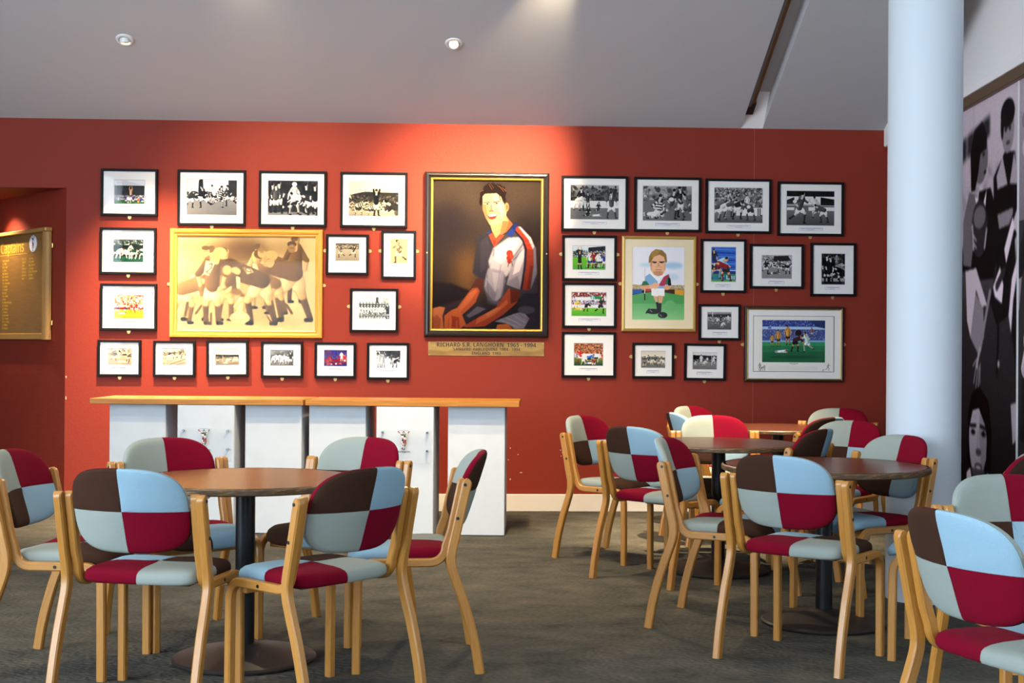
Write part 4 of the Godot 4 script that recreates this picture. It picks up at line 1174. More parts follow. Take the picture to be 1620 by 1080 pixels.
	part(t, "frame", moulding(0.784, 0.590, [Vector2(0, 0), Vector2(0, 0.020), Vector2(0.006, 0.028), Vector2(0.014, 0.030), Vector2(0.020, 0.026), Vector2(0.020, 0.008)]), M.walnut_frame)
	part(t, "slip", moulding(0.744, 0.550, [Vector2(0, 0.0), Vector2(0, 0.024), Vector2(0.003, 0.026), Vector2(0.008, 0.022), Vector2(0.008, 0.008)]), M.gilt_pale, Vector3.ZERO, "thin gilt slip")
	var win := Rect2(-0.3215, -0.2155, 0.640, 0.4365)
	part(t, "mat_board", mount(0.730, 0.536, [win], 0.0135, 0.010), M.mat_board)
	p = Picture.new(420, 287, 603, 355, 1372, 885, 31)
	p.draw("g 355 885 e8e2d6 e8e2d6;k 604 355 1372 355 6 2a2632;k 604 884 1372 884 6 2a2632;k 605 355 605 885 6 2a2632;k 1370 355 1370 885 6 2a2632;f 668 875 75 s 9a9488 8a8478;f 690 876 60 c 8a8478 9a9488;f 712 876 55 s a8a296 9a9488;f 1312 872 70 r a8a296 9a9488;f 1268 878 26 c 6a6458 8a8478;k 950 806 1030 806 4 6a6670;k 970 816 1012 818 2 8a8690", Color("b8b2a6"), Color("5a544a"))
	for i in 4:
		for k in 26:
			p.draw("k %d %d %d %d 2 b9b4ac" % [750 + k * 18, 836 + i * 10, 762 + k * 18, 836 + i * 10])
	for pl in ["2b3f86 690,395 1285,395 1285,480 690,480", "3d4f86 690,480 1285,480 1285,605 690,605", "2a3564 1140,395 1285,395 1285,475 1220,470"]:
		p.draw("p " + pl)
	for k in 900:
		var yy := p.rng.randf_range(398, 600)
		var xx := p.rng.randf_range(694, 1280)
		if yy > 452 and yy < 482 or xx - 1140 > (yy - 395) * 1.1 and yy < 470:
			continue
		p.draw("e %.1f %.1f 4 4 %s" % [xx, yy, ["5a6ea8", "8c9cc4", "46508c", "a9a4bc", "7c5a84", "34407a"][p.rng.randi() % 6]])
	p.draw("p a9c2dc 690,456 1200,456 1285,472 1285,482 690,482;p 4a6cb0 745,458 775,458 775,478 745,478;p 7fb0d8 690,590 1285,585 1285,606 690,610;p 2f8a56 690,604 1285,600 1285,690 690,690;p 24603c 690,680 1285,670 1285,795 690,795;p 2a7048 690,640 1285,640 1285,690 690,700;e 1000 745 250 16 1f5034;f 785 645 115 s c08a30 1b1a1c;f 842 645 160 s c08a30 1b1a1c;f 932 628 185 s c98f34 1b1a1c;f 1015 692 215 c 3c2420 1b1a1c;f 1120 700 200 l b4d0c8 dfe6e8;f 1160 552 90 s 8c4a5c 9cc4e2;f 860 708 130 t dfe6e8 c8d4e0;e 1032 515 30 30 2a1a18;t 7", Color("c08462"), Color("2a1a18"))
	part(t, "print", sheet(win.size.x, win.size.y), print_mat(p, 0.7), Vector3(win.get_center().x, win.get_center().y, 0.0101))
	part(t, "glass_pane", slab(Vector3(-0.365, -0.268, 0.0150), Vector3(0.365, 0.268, 0.0165)), M.glass)
	clip(t, Vector3(-0.392, -0.005, 0), -PI / 2)
	clip(t, Vector3(0.392, 0.0, 0), PI / 2)

	# the brass sign under the portrait
	t = thing("brass_sign", "long brass sign engraved with a name and years, under the portrait", "plaque", Vector3(0.278, 1.255, WALL_Z + 0.001))
	part(t, "plate", slab(Vector3(-0.449, -0.0545, 0), Vector3(0.449, 0.0545, 0.004), 0.001), M.brass_plate)
	for s in [-1, 1]:
		for v in [-1, 1]:
			part(t, "screw", cylinder(0.004, 0.003, 2, Vector3(0.440 * s, 0.046 * v, 0.0045), 10), M.brass)
	lettering(t, "RICHARD S.R. LANGHORN  1965 - 1994", 0.768, Vector3(0, 0.031, 0.004), M.engraved_black, true)
	lettering(t, "'LANGERS' HARLEQUINS  1984 - 1994", 0.523, Vector3(0, -0.003, 0.004), M.engraved_black, true)
	lettering(t, "ENGLAND  1993", 0.222, Vector3(0, -0.034, 0.004), M.engraved_black, true)

# words of the given width, middle at the given place
func lettering(t: Node3D, words: String, width: float, at: Vector3, m: Material, bold := false, align := HORIZONTAL_ALIGNMENT_CENTER, per_em := 0.0) -> MeshInstance3D:
	var f := SystemFont.new()
	f.font_names = PackedStringArray(["Droid Sans"])
	f.font_weight = 700 if bold else 400
	var tm := TextMesh.new()
	tm.text = words
	tm.font = f
	tm.font_size = 48
	tm.depth = 0.001
	tm.horizontal_alignment = align
	tm.pixel_size = 0.001
	tm.curve_step = 1.5
	if per_em > 0.0:
		tm.pixel_size = per_em / 48.0
	else:
		tm.pixel_size = 0.001 * width / maxf(tm.get_aabb().size.x, 0.001)
	tm.depth = 0.001
	return part(t, "lettering", tm, m, at)

func portrait() -> Picture:
	var p := Picture.new(420, 577, 86, 125, 1472, 2020, 3)
	# the dark ground with a warm glow beside the sitter
	p.draw("g 125 2020 4a3e36 30282c;e 400 350 420 260 56483c;e 1250 300 260 220 4e4034;e 530 1330 200 360 664a32;e 570 1300 90 240 755636;e 300 700 260 300 362d30;e 1300 900 160 400 2e2629;B 44;B 24;p 2b2329 86,1420 330,1440 560,1530 480,1640 86,1740;p 4c342a 1425,900 1472,880 1472,1700 1432,1600;B 3")
	# jersey
	p.draw("p 4a454c 640,1250 650,870 700,820 790,780 860,975 1020,800 1130,705 1200,715 1330,835 1405,960 1430,1300 1430,1560 1300,1560 1000,1740 800,1700 740,1480 600,1300;p 3a373f 650,870 700,820 790,790 850,975 800,1130 760,1380 720,1390 600,1300 625,1100;p 45414a 690,900 790,830 830,980 770,1240 700,1300;p bdb7bc 862,985 1050,850 1200,840 1250,900 1180,1080 1050,1330 1000,1370 830,1320 800,1150;p d6d0d2 900,1000 1080,880 1200,860 1130,1040 960,1180 870,1130;p 9c97a2 800,1240 1000,1280 1020,1400 960,1620 880,1690 800,1640 750,1480 770,1330;p 7e7a86 800,1420 900,1560 880,1690 800,1640 755,1500;p b0abb4 850,1290 960,1310 930,1500 880,1540;B 2")
	p.draw("k 870 1000 860 1090 8 5a5660;k 960 1200 900 1600 10 8a8692;k 1010 1330 980 1640 12 6a6672;k 780 1300 800 1560 10 6a6672;k 830 1180 780 1420 8 8a8692;p 5e5a66 740,1490 800,1650 1000,1740 1060,1640 1030,1560 960,1660 860,1660 790,1560;B 1")
	p.draw("p a49ca8 1110,1130 1240,910 1270,1000 1255,1300 1205,1510 1035,1450;p d8d0d4 1150,1150 1250,950 1262,1100 1200,1280 1110,1330;p 8c8692 1060,1400 1180,1330 1205,1500 1040,1450;k 1120 1100 1260 900 5 25243a;k 1115 1140 1280 950 4 25243a;k 1090 1160 1180 1090 5 5a5664;p 25243a 1120,760 1150,740 1245,870 1290,980 1270,1240 1235,1520 1215,1500 1255,1200 1265,1000 1230,890;p c0452f 1135,745 1170,706 1305,865 1372,1000 1340,1060 1290,990 1245,870;p 98402f 1290,990 1372,1000 1380,1200 1330,1525 1235,1512 1285,1200;p 7c3428 1340,1200 1378,1210 1330,1525 1290,1515;p dcd6da 1175,704 1210,712 1345,850 1390,960 1372,1000 1305,865;p 8a8494 1375,1000 1405,960 1425,1300 1340,1520 1380,1200;k 1260 900 1340 880 4 25243a;k 1290 950 1360 930 4 25243a;B 1")
	p.draw("p 2e3f86 1030,805 1160,655 1172,690 1095,852;p 24306a 1090,700 1160,655 1172,690 1120,760;p 2e3f86 785,800 818,745 832,815;e 1070 1050 40 40 a83c2c;e 1085 1095 36 40 b0452f;e 1068 1150 26 34 98382a;e 1050 1110 20 26 a83c2c;k 1095 1150 1110 1210 9 5a5a3a;k 1060 1180 1050 1220 9 5a5a3a;k 1075 1040 1090 1110 5 d8705a")
	# arms, hands, shorts, knees
	p.draw("p 5a3430 640,1380 740,1370 730,1520 640,1660 560,1540;p b25a3c 545,1560 600,1500 670,1490 690,1540 640,1680 430,1890 365,1800;p c87048 560,1560 640,1510 660,1540 560,1680 420,1830 390,1800;p 37323c 640,1690 830,1740 700,1850 500,1960 425,1880;p 6a6470 520,1850 660,1730 780,1760 560,1880;p c4683f 240,1850 330,1780 430,1740 520,1960 440,2020 240,2020;p a04630 330,1850 430,1870 440,2010 360,2010;k 300 1900 290 2000 16 b05a38;k 350 1900 345 2010 14 8c3c2a;k 400 1920 400 2010 14 c46a42;p c87850 86,1760 180,1735 255,1745 220,1850 235,2020 86,2020;p a85c3a 86,1880 150,1840 200,1900 190,2020 86,2020;p 40303a 255,1730 390,1670 410,1700 330,1780 240,1850 220,1870;B 1")
	p.draw("p a24c34 1060,1500 1220,1530 1170,1680 1000,1830 760,1985 520,2000 480,1985 640,1890 900,1740;p 6a3028 1080,1500 1220,1530 1180,1660 1090,1690;p c4683f 660,1880 940,1730 1040,1640 1060,1690 880,1840 640,1960;p d07c50 760,1830 920,1740 960,1750 800,1860;p 37323c 1240,1560 1430,1560 1472,1700 1472,2020 1300,2020 1180,1780;p 8a8692 880,1920 1130,1820 1250,1790 1330,1880 1260,2010 1150,2020 1060,1950;k 960 1900 1180 1990 8 b0acb6;k 1040 1870 1220 1960 8 b4b0ba;k 1130 1840 1270 1930 8 a8a4ae;k 1190 1820 1310 1900 6 6a6672;p bd6c42 920,1960 1060,1945 1120,2020 900,2020;e 1290 1770 110 50 56505c;k 1300 1870 1320 1910 6 8c3a34;k 1330 1870 1340 1910 6 8c3a34;k 1370 1870 1390 1900 6 8c3a34;B 1")
	# head
	p.draw("p b0643c 1010,560 1112,680 1020,790 990,720;p dca070 820,690 1020,560 1060,640 1010,790 890,862 845,770;p c07a50 980,640 1060,640 1010,790 940,830;p b8503a 800,820 870,975 1010,815 940,810 890,866 850,790;p 9c4030 850,880 870,975 900,900;p 2a1c18 690,450 676,400 690,330 684,300 720,240 740,200 800,150 830,160 850,140 880,175 940,170 960,190 1010,210 1000,240 1025,280 1010,330 1020,370 1005,430 965,425 940,320 860,300 740,320 718,430;p e8b888 720,330 750,296 900,286 955,330 1000,420 1030,520 1015,600 960,660 875,700 815,690 765,610 722,500;p c8845a 720,430 760,430 790,560 800,660 765,612 722,500;p d89a6c 760,430 800,430 820,560 815,670 790,640;p f0cca0 840,310 910,300 950,350 990,430 1000,540 950,600 920,480;e 1030 462 28 56 d89868;e 1034 462 14 34 b87048;B 1")
	p.draw("k 735 408 812 398 8 5a3424;k 860 402 940 388 8 5a3424;e 782 424 27 10 efe0cc;e 902 416 25 10 efe0cc;e 784 424 11 10 3a2c26;e 900 416 11 10 3a2c26;k 755 418 810 416 4 3a2420;k 876 408 930 406 4 3a2420;p cc8a60 822,430 845,430 862,512 812,520;e 835 512 26 12 c07850;e 815 518 8 5 7a3c28;e 850 515 8 5 7a3c28;p f6d8b0 846,420 860,430 858,500 848,505;p 8c4032 780,566 915,543 892,602 842,626 803,612;p f2e6d6 788,567 910,548 892,576 812,588;k 800 640 880 636 8 c48a5e;k 930 520 945 590 5 c88a60;k 765 540 780 600 5 b87048")
	p.draw("k 800 175 840 240 5 a06040;k 815 160 860 220 4 a06040;k 930 195 990 265 5 a06040;k 905 185 960 220 4 a06040;k 970 215 1020 260 5 a86846;k 700 265 730 250 10 7a4632;k 960 320 985 405 6 3a2420;k 930 300 950 380 8 4a3028;t 11")
	p.contrast(1.25)
	p.tone(Color(0.54, 0.53, 0.54))
	return p

# ------------------------------------------------------------------ the counter: six white pedestals under two oak boards
const COUNTER := Vector3(-0.305, 0, -9.093)     # on the front line of the boards

func counter_at(x: float, y: float, z: float) -> Vector3:
	return COUNTER + Basis(Vector3(0, 1, 0), -SKEW) * Vector3(x, y, z)

func build_counter() -> void:
	var spots := [[-1.813, -0.08], [-1.330, -0.004], [-0.890, -0.08], [-0.457, -0.08], [0.007, -0.004], [0.481, -0.08]]
	var notes := ["white box pedestal at the end of the counter towards the captains' board", "white box pedestal with a clear sign, second from the captains' board end", "plain white box pedestal just past the second one, under the boards' joint end",
		"plain white box pedestal in the middle, between the boards' joint and the signed one", "white box pedestal with a clear sign, second from the counter's bare end", "white box pedestal at the counter's bare end, beside the skirting board"]
	for i in 6:
		var s = spots[i]
		var t := thing("counter_pedestal", notes[i], "pedestal", counter_at(s[0], 0, s[1]), -SKEW, "white pedestals under the counter")
		part(t, "body", slab(Vector3(-0.192, 0.004, -0.5), Vector3(0.192, 0.869, 0), 0.004), M.pedestal_paint)
	for i in 2:
		var x0: float = [-2.115, -0.662][i]
		var x1: float = [-0.677, 0.769][i]
		var t := thing("worktop", ["long oak counter board over the pedestals nearer the captains' board", "long oak counter board over the pedestals nearer the bare end"][i], "worktop", counter_at((x0 + x1) / 2, 0.871, 0), -SKEW, "oak counter boards")
		# three planks to a board, grain along it
		var zs := [-0.555, -0.37, -0.19, 0.0]
		for k in 3:
			var st := begin()
			var turn := Basis(Vector3(0, 0, 1), Vector3(1, 0, 0), Vector3(0, 1, 0))
			add_box(st, Vector3(0, 0.0185, (zs[k] + zs[k + 1]) / 2), Vector3(zs[k + 1] - zs[k] - 0.0006, 0.037, x1 - x0), 0.002, Basis(Vector3(0, 0, 1), Vector3(0, 1, 0), Vector3(-1, 0, 0)))
			var o := part(t, "plank", grain_uv(done(st), k * 0.37 + i * 0.2), M.oak)
	for i in 2:
		var s = spots[[1, 4][i]]
		var t := thing("acrylic_sign", ["clear acrylic sign with a dancing figure emblem, on the pedestal nearer the captains' board", "clear acrylic sign with a dancing figure emblem, on the pedestal nearer the bare end"][i], "sign", counter_at(s[0], 0, s[1]), -SKEW, "acrylic signs on the pedestals")
		part(t, "panel", slab(Vector3(-0.182, 0.49, 0.020), Vector3(0.182, 0.715, 0.025), 0.001), M.acrylic)
		for x in [-0.148, 0.150]:
			for y in [0.697, 0.575]:
				part(t, "standoff_bolt", cylinder(0.0075, 0.032, 2, Vector3(x, y, 0.0165)), M.bolt_chrome)
		part(t, "emblem", emblem(), M.ink, Vector3(-0.006, 0.582, 0.0255))
		lettering(t, "Harlequins", 0.082, Vector3(-0.004, 0.570, 0.0252), M.engraved_black, true)

# planks are laid with their grain along x: u across, v along
func grain_uv(m: ArrayMesh, shift: float) -> ArrayMesh:
	var a := m.surface_get_arrays(0)
	var v: PackedVector3Array = a[Mesh.ARRAY_VERTEX]
	var n: PackedVector3Array = a[Mesh.ARRAY_NORMAL]
	var uv := PackedVector2Array()
	for i in v.size():
		var across := v[i].z if absf(n[i].y) > 0.5 else (v[i].y if absf(n[i].z) > 0.5 else v[i].y * 3.0 + v[i].z * 3.0)
		uv.append(Vector2(across + shift, v[i].x * (1.0 if absf(n[i].x) < 0.5 else 0.1) + shift))
	a[Mesh.ARRAY_TEX_UV] = uv
	var out := ArrayMesh.new()
	out.add_surface_from_arrays(Mesh.PRIMITIVE_TRIANGLES, a)
	return out

# the small dancing figure: lozenges of red, green and black in the outline of a man under a raised ribbon
func emblem() -> ArrayMesh:
	if not M.has("ink"):
		var m := mat("ink", Color.WHITE, 0.5)
		m.vertex_color_use_as_albedo = true
	var st := begin()
	var inks := [Color8(168, 44, 50), Color8(26, 26, 28), Color8(210, 205, 190), Color8(60, 100, 50), Color8(168, 44, 50), Color8(196, 120, 130), Color8(26, 26, 28)]
	var n := 0
	var limb := func(a: Vector2, b: Vector2, wa: float, wb: float, rows: int) -> void:
		var d := (b - a).normalized()
		var s := Vector2(-d.y, d.x)
		for i in rows:
			for side in [-1, 1]:
				var t0 := float(i) / rows
				var t1 := float(i + 1) / rows
				var p0 := a.lerp(b, t0)
				var p1 := a.lerp(b, t1)
				var w0: float = lerpf(wa, wb, t0) * side
				var w1: float = lerpf(wa, wb, t1) * side
				var c: Color = inks[(i * 3 + (side + 1) * 2 + int(a.x * 900.0 + 90.0)) % inks.size()].srgb_to_linear()
				st.set_color(c)
				quad(st, Vector3(p0.x, p0.y, 0), Vector3(p0.x + s.x * w0, p0.y + s.y * w0, 0), Vector3(p1.x + s.x * w1, p1.y + s.y * w1, 0), Vector3(p1.x, p1.y, 0), Vector3(0, 0, 1))
	limb.call(Vector2(0.0, 0.104), Vector2(0.0, 0.062), 0.015, 0.010, 4)
	limb.call(Vector2(0.0, 0.064), Vector2(-0.012, 0.034), 0.010, 0.007, 3)
	limb.call(Vector2(-0.012, 0.034), Vector2(-0.002, 0.014), 0.006, 0.004, 2)
	limb.call(Vector2(0.006, 0.064), Vector2(0.013, 0.038), 0.010, 0.007, 3)
	limb.call(Vector2(0.013, 0.038), Vector2(0.006, 0.022), 0.006, 0.004, 2)
	limb.call(Vector2(-0.012, 0.101), Vector2(-0.028, 0.110), 0.006, 0.004, 2)
	limb.call(Vector2(-0.028, 0.110), Vector2(-0.038, 0.124), 0.004, 0.003, 2)
	limb.call(Vector2(0.012, 0.101), Vector2(0.028, 0.110), 0.006, 0.004, 2)
	limb.call(Vector2(0.028, 0.110), Vector2(0.038, 0.124), 0.004, 0.003, 2)
	var black := Color8(34, 34, 36).srgb_to_linear()
	var ring := func(c: Vector2, rx: float, ry: float, a0: float, a1: float, w: float, segs: int) -> void:
		for i in segs:
			var a := lerpf(a0, a1, float(i) / segs)
			var b := lerpf(a0, a1, float(i + 1) / segs)
			var p := Vector3(c.x + cos(a) * rx, c.y + sin(a) * ry, 0)
			var q := Vector3(c.x + cos(b) * rx, c.y + sin(b) * ry, 0)
			st.set_color(black)
			quad(st, p, q, q * Vector3(1, 1, 1) + Vector3(cos(b), sin(b), 0) * w, p + Vector3(cos(a), sin(a), 0) * w, Vector3(0, 0, 1))
	ring.call(Vector2(0, 0.115), 0.006, 0.007, 0, TAU, 0.002, 14)
	ring.call(Vector2(0, 0.115), 0.001, 0.001, 0.3, 2.6, 0.006, 6)
	ring.call(Vector2(0, 0.118), 0.038, 0.012, 0.35, PI - 0.35, 0.0014, 16)
	limb.call(Vector2(-0.010, 0.014), Vector2(-0.004, 0.002), 0.003, 0.002, 1)
	for f in [[Vector2(-0.012, 0.012), Vector2(-0.005, 0.001)], [Vector2(0.007, 0.010), Vector2(0.001, -0.003)]]:
		var d: Vector2 = (f[1] - f[0]).normalized()
		var s := Vector2(-d.y, d.x) * 0.0026
		st.set_color(black)
		quad(st, Vector3(f[0].x - s.x, f[0].y - s.y, 0), Vector3(f[0].x + s.x, f[0].y + s.y, 0), Vector3(f[1].x + s.x, f[1].y + s.y, 0), Vector3(f[1].x - s.x, f[1].y - s.y, 0), Vector3(0, 0, 1))
	return done(st)

# ------------------------------------------------------------------ the honours board in the recess
func build_board() -> void:
	var turn := -atan2(0.7590, 0.6511)
	var along := Vector3(0.6511, 0, 0.7590)
	var nrm := Vector3(-0.7590, 0, 0.6511)
	var corner := Vector3(-2.9338, 0, -10.5105)
	var w := 2.0
	var c := corner - along * (0.235 + w / 2) + nrm * 0.004
	var t := thing("honours_board", "oak honours board of captains' names in gold, on the splayed wall of the recess", "board", Vector3(c.x, 1.7325, c.z), turn)
	var h := 0.858
	var st := begin()
	add_box(st, Vector3(0, 0, 0.011), Vector3(w - 0.02, h - 0.02, 0.022))
	part(t, "panel", done(st), M.board_veneer)
	for s in [-1, 1]:
		part(t, "side_moulding", moulding_bar(h, Basis(Vector3(0, 0, 1), PI / 2), Vector3((w / 2 - 0.05) * s, 0, 0.004)), M.board_moulding)
	part(t, "top_moulding", slab(Vector3(-w / 2 - 0.012, h / 2 - 0.02, 0.0), Vector3(w / 2 + 0.012, h / 2 + 0.012, 0.062), 0.006), M.board_moulding)
	part(t, "bottom_moulding", slab(Vector3(-w / 2, -h / 2, 0.0), Vector3(w / 2, -h / 2 + 0.05, 0.032), 0.006), M.board_moulding)
	for y in [0.30, -0.30]:
		part(t, "wall_hook", slab(Vector3(w / 2, y - 0.02, 0.0), Vector3(w / 2 + 0.03, y + 0.02, 0.012), 0.004), M.brass, Vector3.ZERO, "brass hook")
	var badge := part(t, "badge", cylinder(0.066, 0.004, 2, Vector3(w / 2 - 0.29, h / 2 - 0.10, 0.024), 32), M.badge_white, Vector3.ZERO, "white round badge with the dancing figure")
	part(badge, "emblem", emblem(), M.ink, Vector3(w / 2 - 0.29, h / 2 - 0.16, 0.0265))
	# lettering, set from the right end that the picture shows
	lettering(t, "F.C. Captains", 0.66, Vector3(w / 2 - 0.80, h / 2 - 0.115, 0.022), M.gold_leaf)
	part(t, "rule", slab(Vector3(-0.4, h / 2 - 0.175, 0.022), Vector3(w / 2 - 0.40, h / 2 - 0.171, 0.0232)), M.gold_leaf)
	var years := ["1967", "1968-69", "1970-71", "1972", "1973", "1974-76", "1977-78", "1979", "1980", "1981", "1982-83", "1984-87", "1987-89", "1989-91", "1991-94", "1994-95", "1995-97", "1997-98", "1998-99", "1999-00", "2000-01", "2001-02"]
	var names := ["H.J.B. Mench", "R. Hiller", "R.H. Lloyd", "C. Dena", "M.J. Mason", "N.O. Martin", "D.A. Cooke", "A.C. Alexander", "T. Claxton", "T. Claxton", "R.J. Best", "D.H. Cooke", "J. Olver", "P.J. Winterbottom", "A.T. Mullins", "B.C. Moore", "J. Leonard", "K.L.M. Wood", "H.Z.F. Brand", "N.O.C. Colling", "T.L. Wilson", "R.J. Morgan"]
	var years2 := ["2002-05", "2006-07", "2008", "2009-10", "2011-12", "2013-14", "2015"]
	var names2 := ["A.R. Vos", "P.C. Miller", "W.J. Skinner", "S. Keogh", "C.D.C. Robshaw", "D. Care", "J. Marler"]
	for k in names.size():
		var y := h / 2 - 0.215 - k * 0.0262
		lettering(t, years[k], 0, Vector3(w / 2 - 1.02, y, 0.022), M.gold_leaf, false, HORIZONTAL_ALIGNMENT_LEFT, 0.022)
		lettering(t, names[k], 0, Vector3(w / 2 - 0.875, y, 0.022), M.gold_leaf, false, HORIZONTAL_ALIGNMENT_LEFT, 0.022)
	for k in names2.size():
		var y := h / 2 - 0.215 - k * 0.0262
		lettering(t, years2[k], 0, Vector3(w / 2 - 0.50, y, 0.022), M.gold_leaf, false, HORIZONTAL_ALIGNMENT_LEFT, 0.022)
		lettering(t, names2[k], 0, Vector3(w / 2 - 0.37, y, 0.022), M.gold_leaf, false, HORIZONTAL_ALIGNMENT_LEFT, 0.022)

# a rounded bar of the board's frame along x, turned by b
func moulding_bar(len: float, b: Basis, at: Vector3) -> ArrayMesh:
	var poly := PackedVector2Array()
	for i in 9:
		var a := PI * i / 8.0
		poly.append(Vector2(0.05 * cos(a), 0.018 + 0.026 * sin(a)))
	poly.append(Vector2(-0.05, 0.0))
	poly.append(Vector2(0.05, 0.0))
	# prism axes: x across, y out of the board, z along the bar
	return prism(poly, len, b * Basis(Vector3(0, 1, 0), Vector3(0, 0, 1), Vector3(1, 0, 0)), at - b * Vector3(len / 2, 0, 0))

# ------------------------------------------------------------------ tables
func build_tables() -> void:
	table(Vector3(-0.822, 0, -5.54), 0.465, "round pedestal table in front of the white counter, four or more patchwork chairs about it", 0.3)
	table(Vector3(1.741, 0, -6.24), 0.475, "round pedestal table with a worn dark top, nearest the white column", 1.1)
	table(Vector3(1.535, 0, -7.70), 0.465, "round pedestal table with a dark top, between the column table and the farthest one", 0.7)
	table(Vector3(2.254, 0, -9.25), 0.465, "round pedestal table by the red wall, its top in warm lamplight", 0.2)

func table(p: Vector3, r: float, label: String, turn: float) -> void:
	var t := thing("round_table", label, "table", p, turn, "round pedestal tables")
	part(t, "tabletop", lathe([Vector2(0, 0.708), Vector2(r - 0.02, 0.708), Vector2(r - 0.02, 0.7351), Vector2(r - 0.008, 0.7351), Vector2(0, 0.7351)], 72), M.table_veneer)
	part(t, "edge_band", lathe([Vector2(r - 0.02, 0.7075), Vector2(r - 0.006, 0.7075), Vector2(r, 0.712), Vector2(r, 0.728), Vector2(r - 0.003, 0.732), Vector2(r - 0.008, 0.7352)], 72), M.table_edge, Vector3.ZERO, "worn plywood edge")
	part(t, "mounting_plate", lathe([Vector2(0, 0.69), Vector2(0.16, 0.69), Vector2(0.17, 0.708), Vector2(0, 0.708)], 24), M.black_steel)
	part(t, "post", lathe([Vector2(0.039, 0.055), Vector2(0.039, 0.692)], 32), M.black_steel)
	part(t, "base", lathe([Vector2(0, 0.002), Vector2(0.280, 0.002), Vector2(0.287, 0.007), Vector2(0.288, 0.013), Vector2(0.280, 0.020), Vector2(0.200, 0.034), Vector2(0.120, 0.050), Vector2(0.070, 0.062), Vector2(0.052, 0.068), Vector2(0.039, 0.070)], 64), M.base_iron)

# ------------------------------------------------------------------ chairs
# x, z, turn (0 faces the camera, its own left is +x)
const CHAIRS := [
	[-1.069, -4.889, 166.6, "patchwork chair with its back squarely to us at the counter table"],
	[-0.420, -4.895, 225.1, "patchwork chair turned obliquely with its back to us, beside the side-on chair"],
	[-1.549, -5.467, 81.7, "patchwork chair cut by the picture's edge, below the captains' board"],
	[-1.174, -6.039, 34.7, "patchwork chair facing us behind the counter table, before the first clear sign"],
	[-0.486, -6.119, -29.5, "patchwork chair facing us behind the counter table, before the second clear sign"],
	[-0.089, -5.548, -86.9, "patchwork chair seen side-on, drawn to the counter table, before the last white pedestal"],
	[1.433, -5.513, 139.8, "patchwork chair with its back squarely to us at the column table"],
	[1.204, -6.301, 64.1, "narrow three-quarter view patchwork chair at the column table, facing the white column"],
	[2.048, -6.524, -64.4, "patchwork chair directly before the white column, facing across the column table"],
	[2.170, -5.570, 243.0, "mostly hidden patchwork chair, only its burgundy and brown back rim showing below the mural"],
	[1.509, -3.613, 109.3, "nearest and largest patchwork chair, back to us, cut by the picture's edge"],
	[1.893, -4.321, 4.0, "patchwork chair facing us just behind the nearest chair, below the mural's large head"],
	[0.967, -8.268, 48.4, "patchwork chair standing farthest out beside the skirting board, nearest the counter's bare end"],
	[1.120, -7.417, 134.2, "patchwork chair with its back to us at the middle table, before the skirting board chair"],
	[1.660, -8.290, 2.0, "patchwork chair facing us in lamplight, straight behind the middle table"],
	[1.810, -7.260, 231.0, "dark-backed patchwork chair between the column table and the middle table"],
	[1.870, -9.690, 38.0, "patchwork chair against the red wall at the farthest table, nearer the counter"],
	[1.680, -8.930, 100.0, "patchwork chair seen nearly edge-on with a pale back, at the farthest table"],
	[2.690, -9.420, -27.0, "patchwork chair against the red wall at the farthest table, nearer the column"],
	[2.230, -8.510, 221.0, "patchwork chair with only its curved back rim showing, before the farthest table"],
	[2.235, -7.790, -44.0, "patchwork chair facing us just behind the dark-backed one, near the column"],
]

func build_chairs() -> void:
	var proto := make_chair()
	for i in CHAIRS.size():
		var c = CHAIRS[i]
		var o: Node3D = proto
		if i > 0:
			o = proto.duplicate()
			o.name = numbered("dining_chair")
			add_child(o)
		o.position = Vector3(c[0], 0, c[1])
		o.rotation_degrees.y = c[2]
		tag(o, c[3], "chair", "patchwork dining chairs")

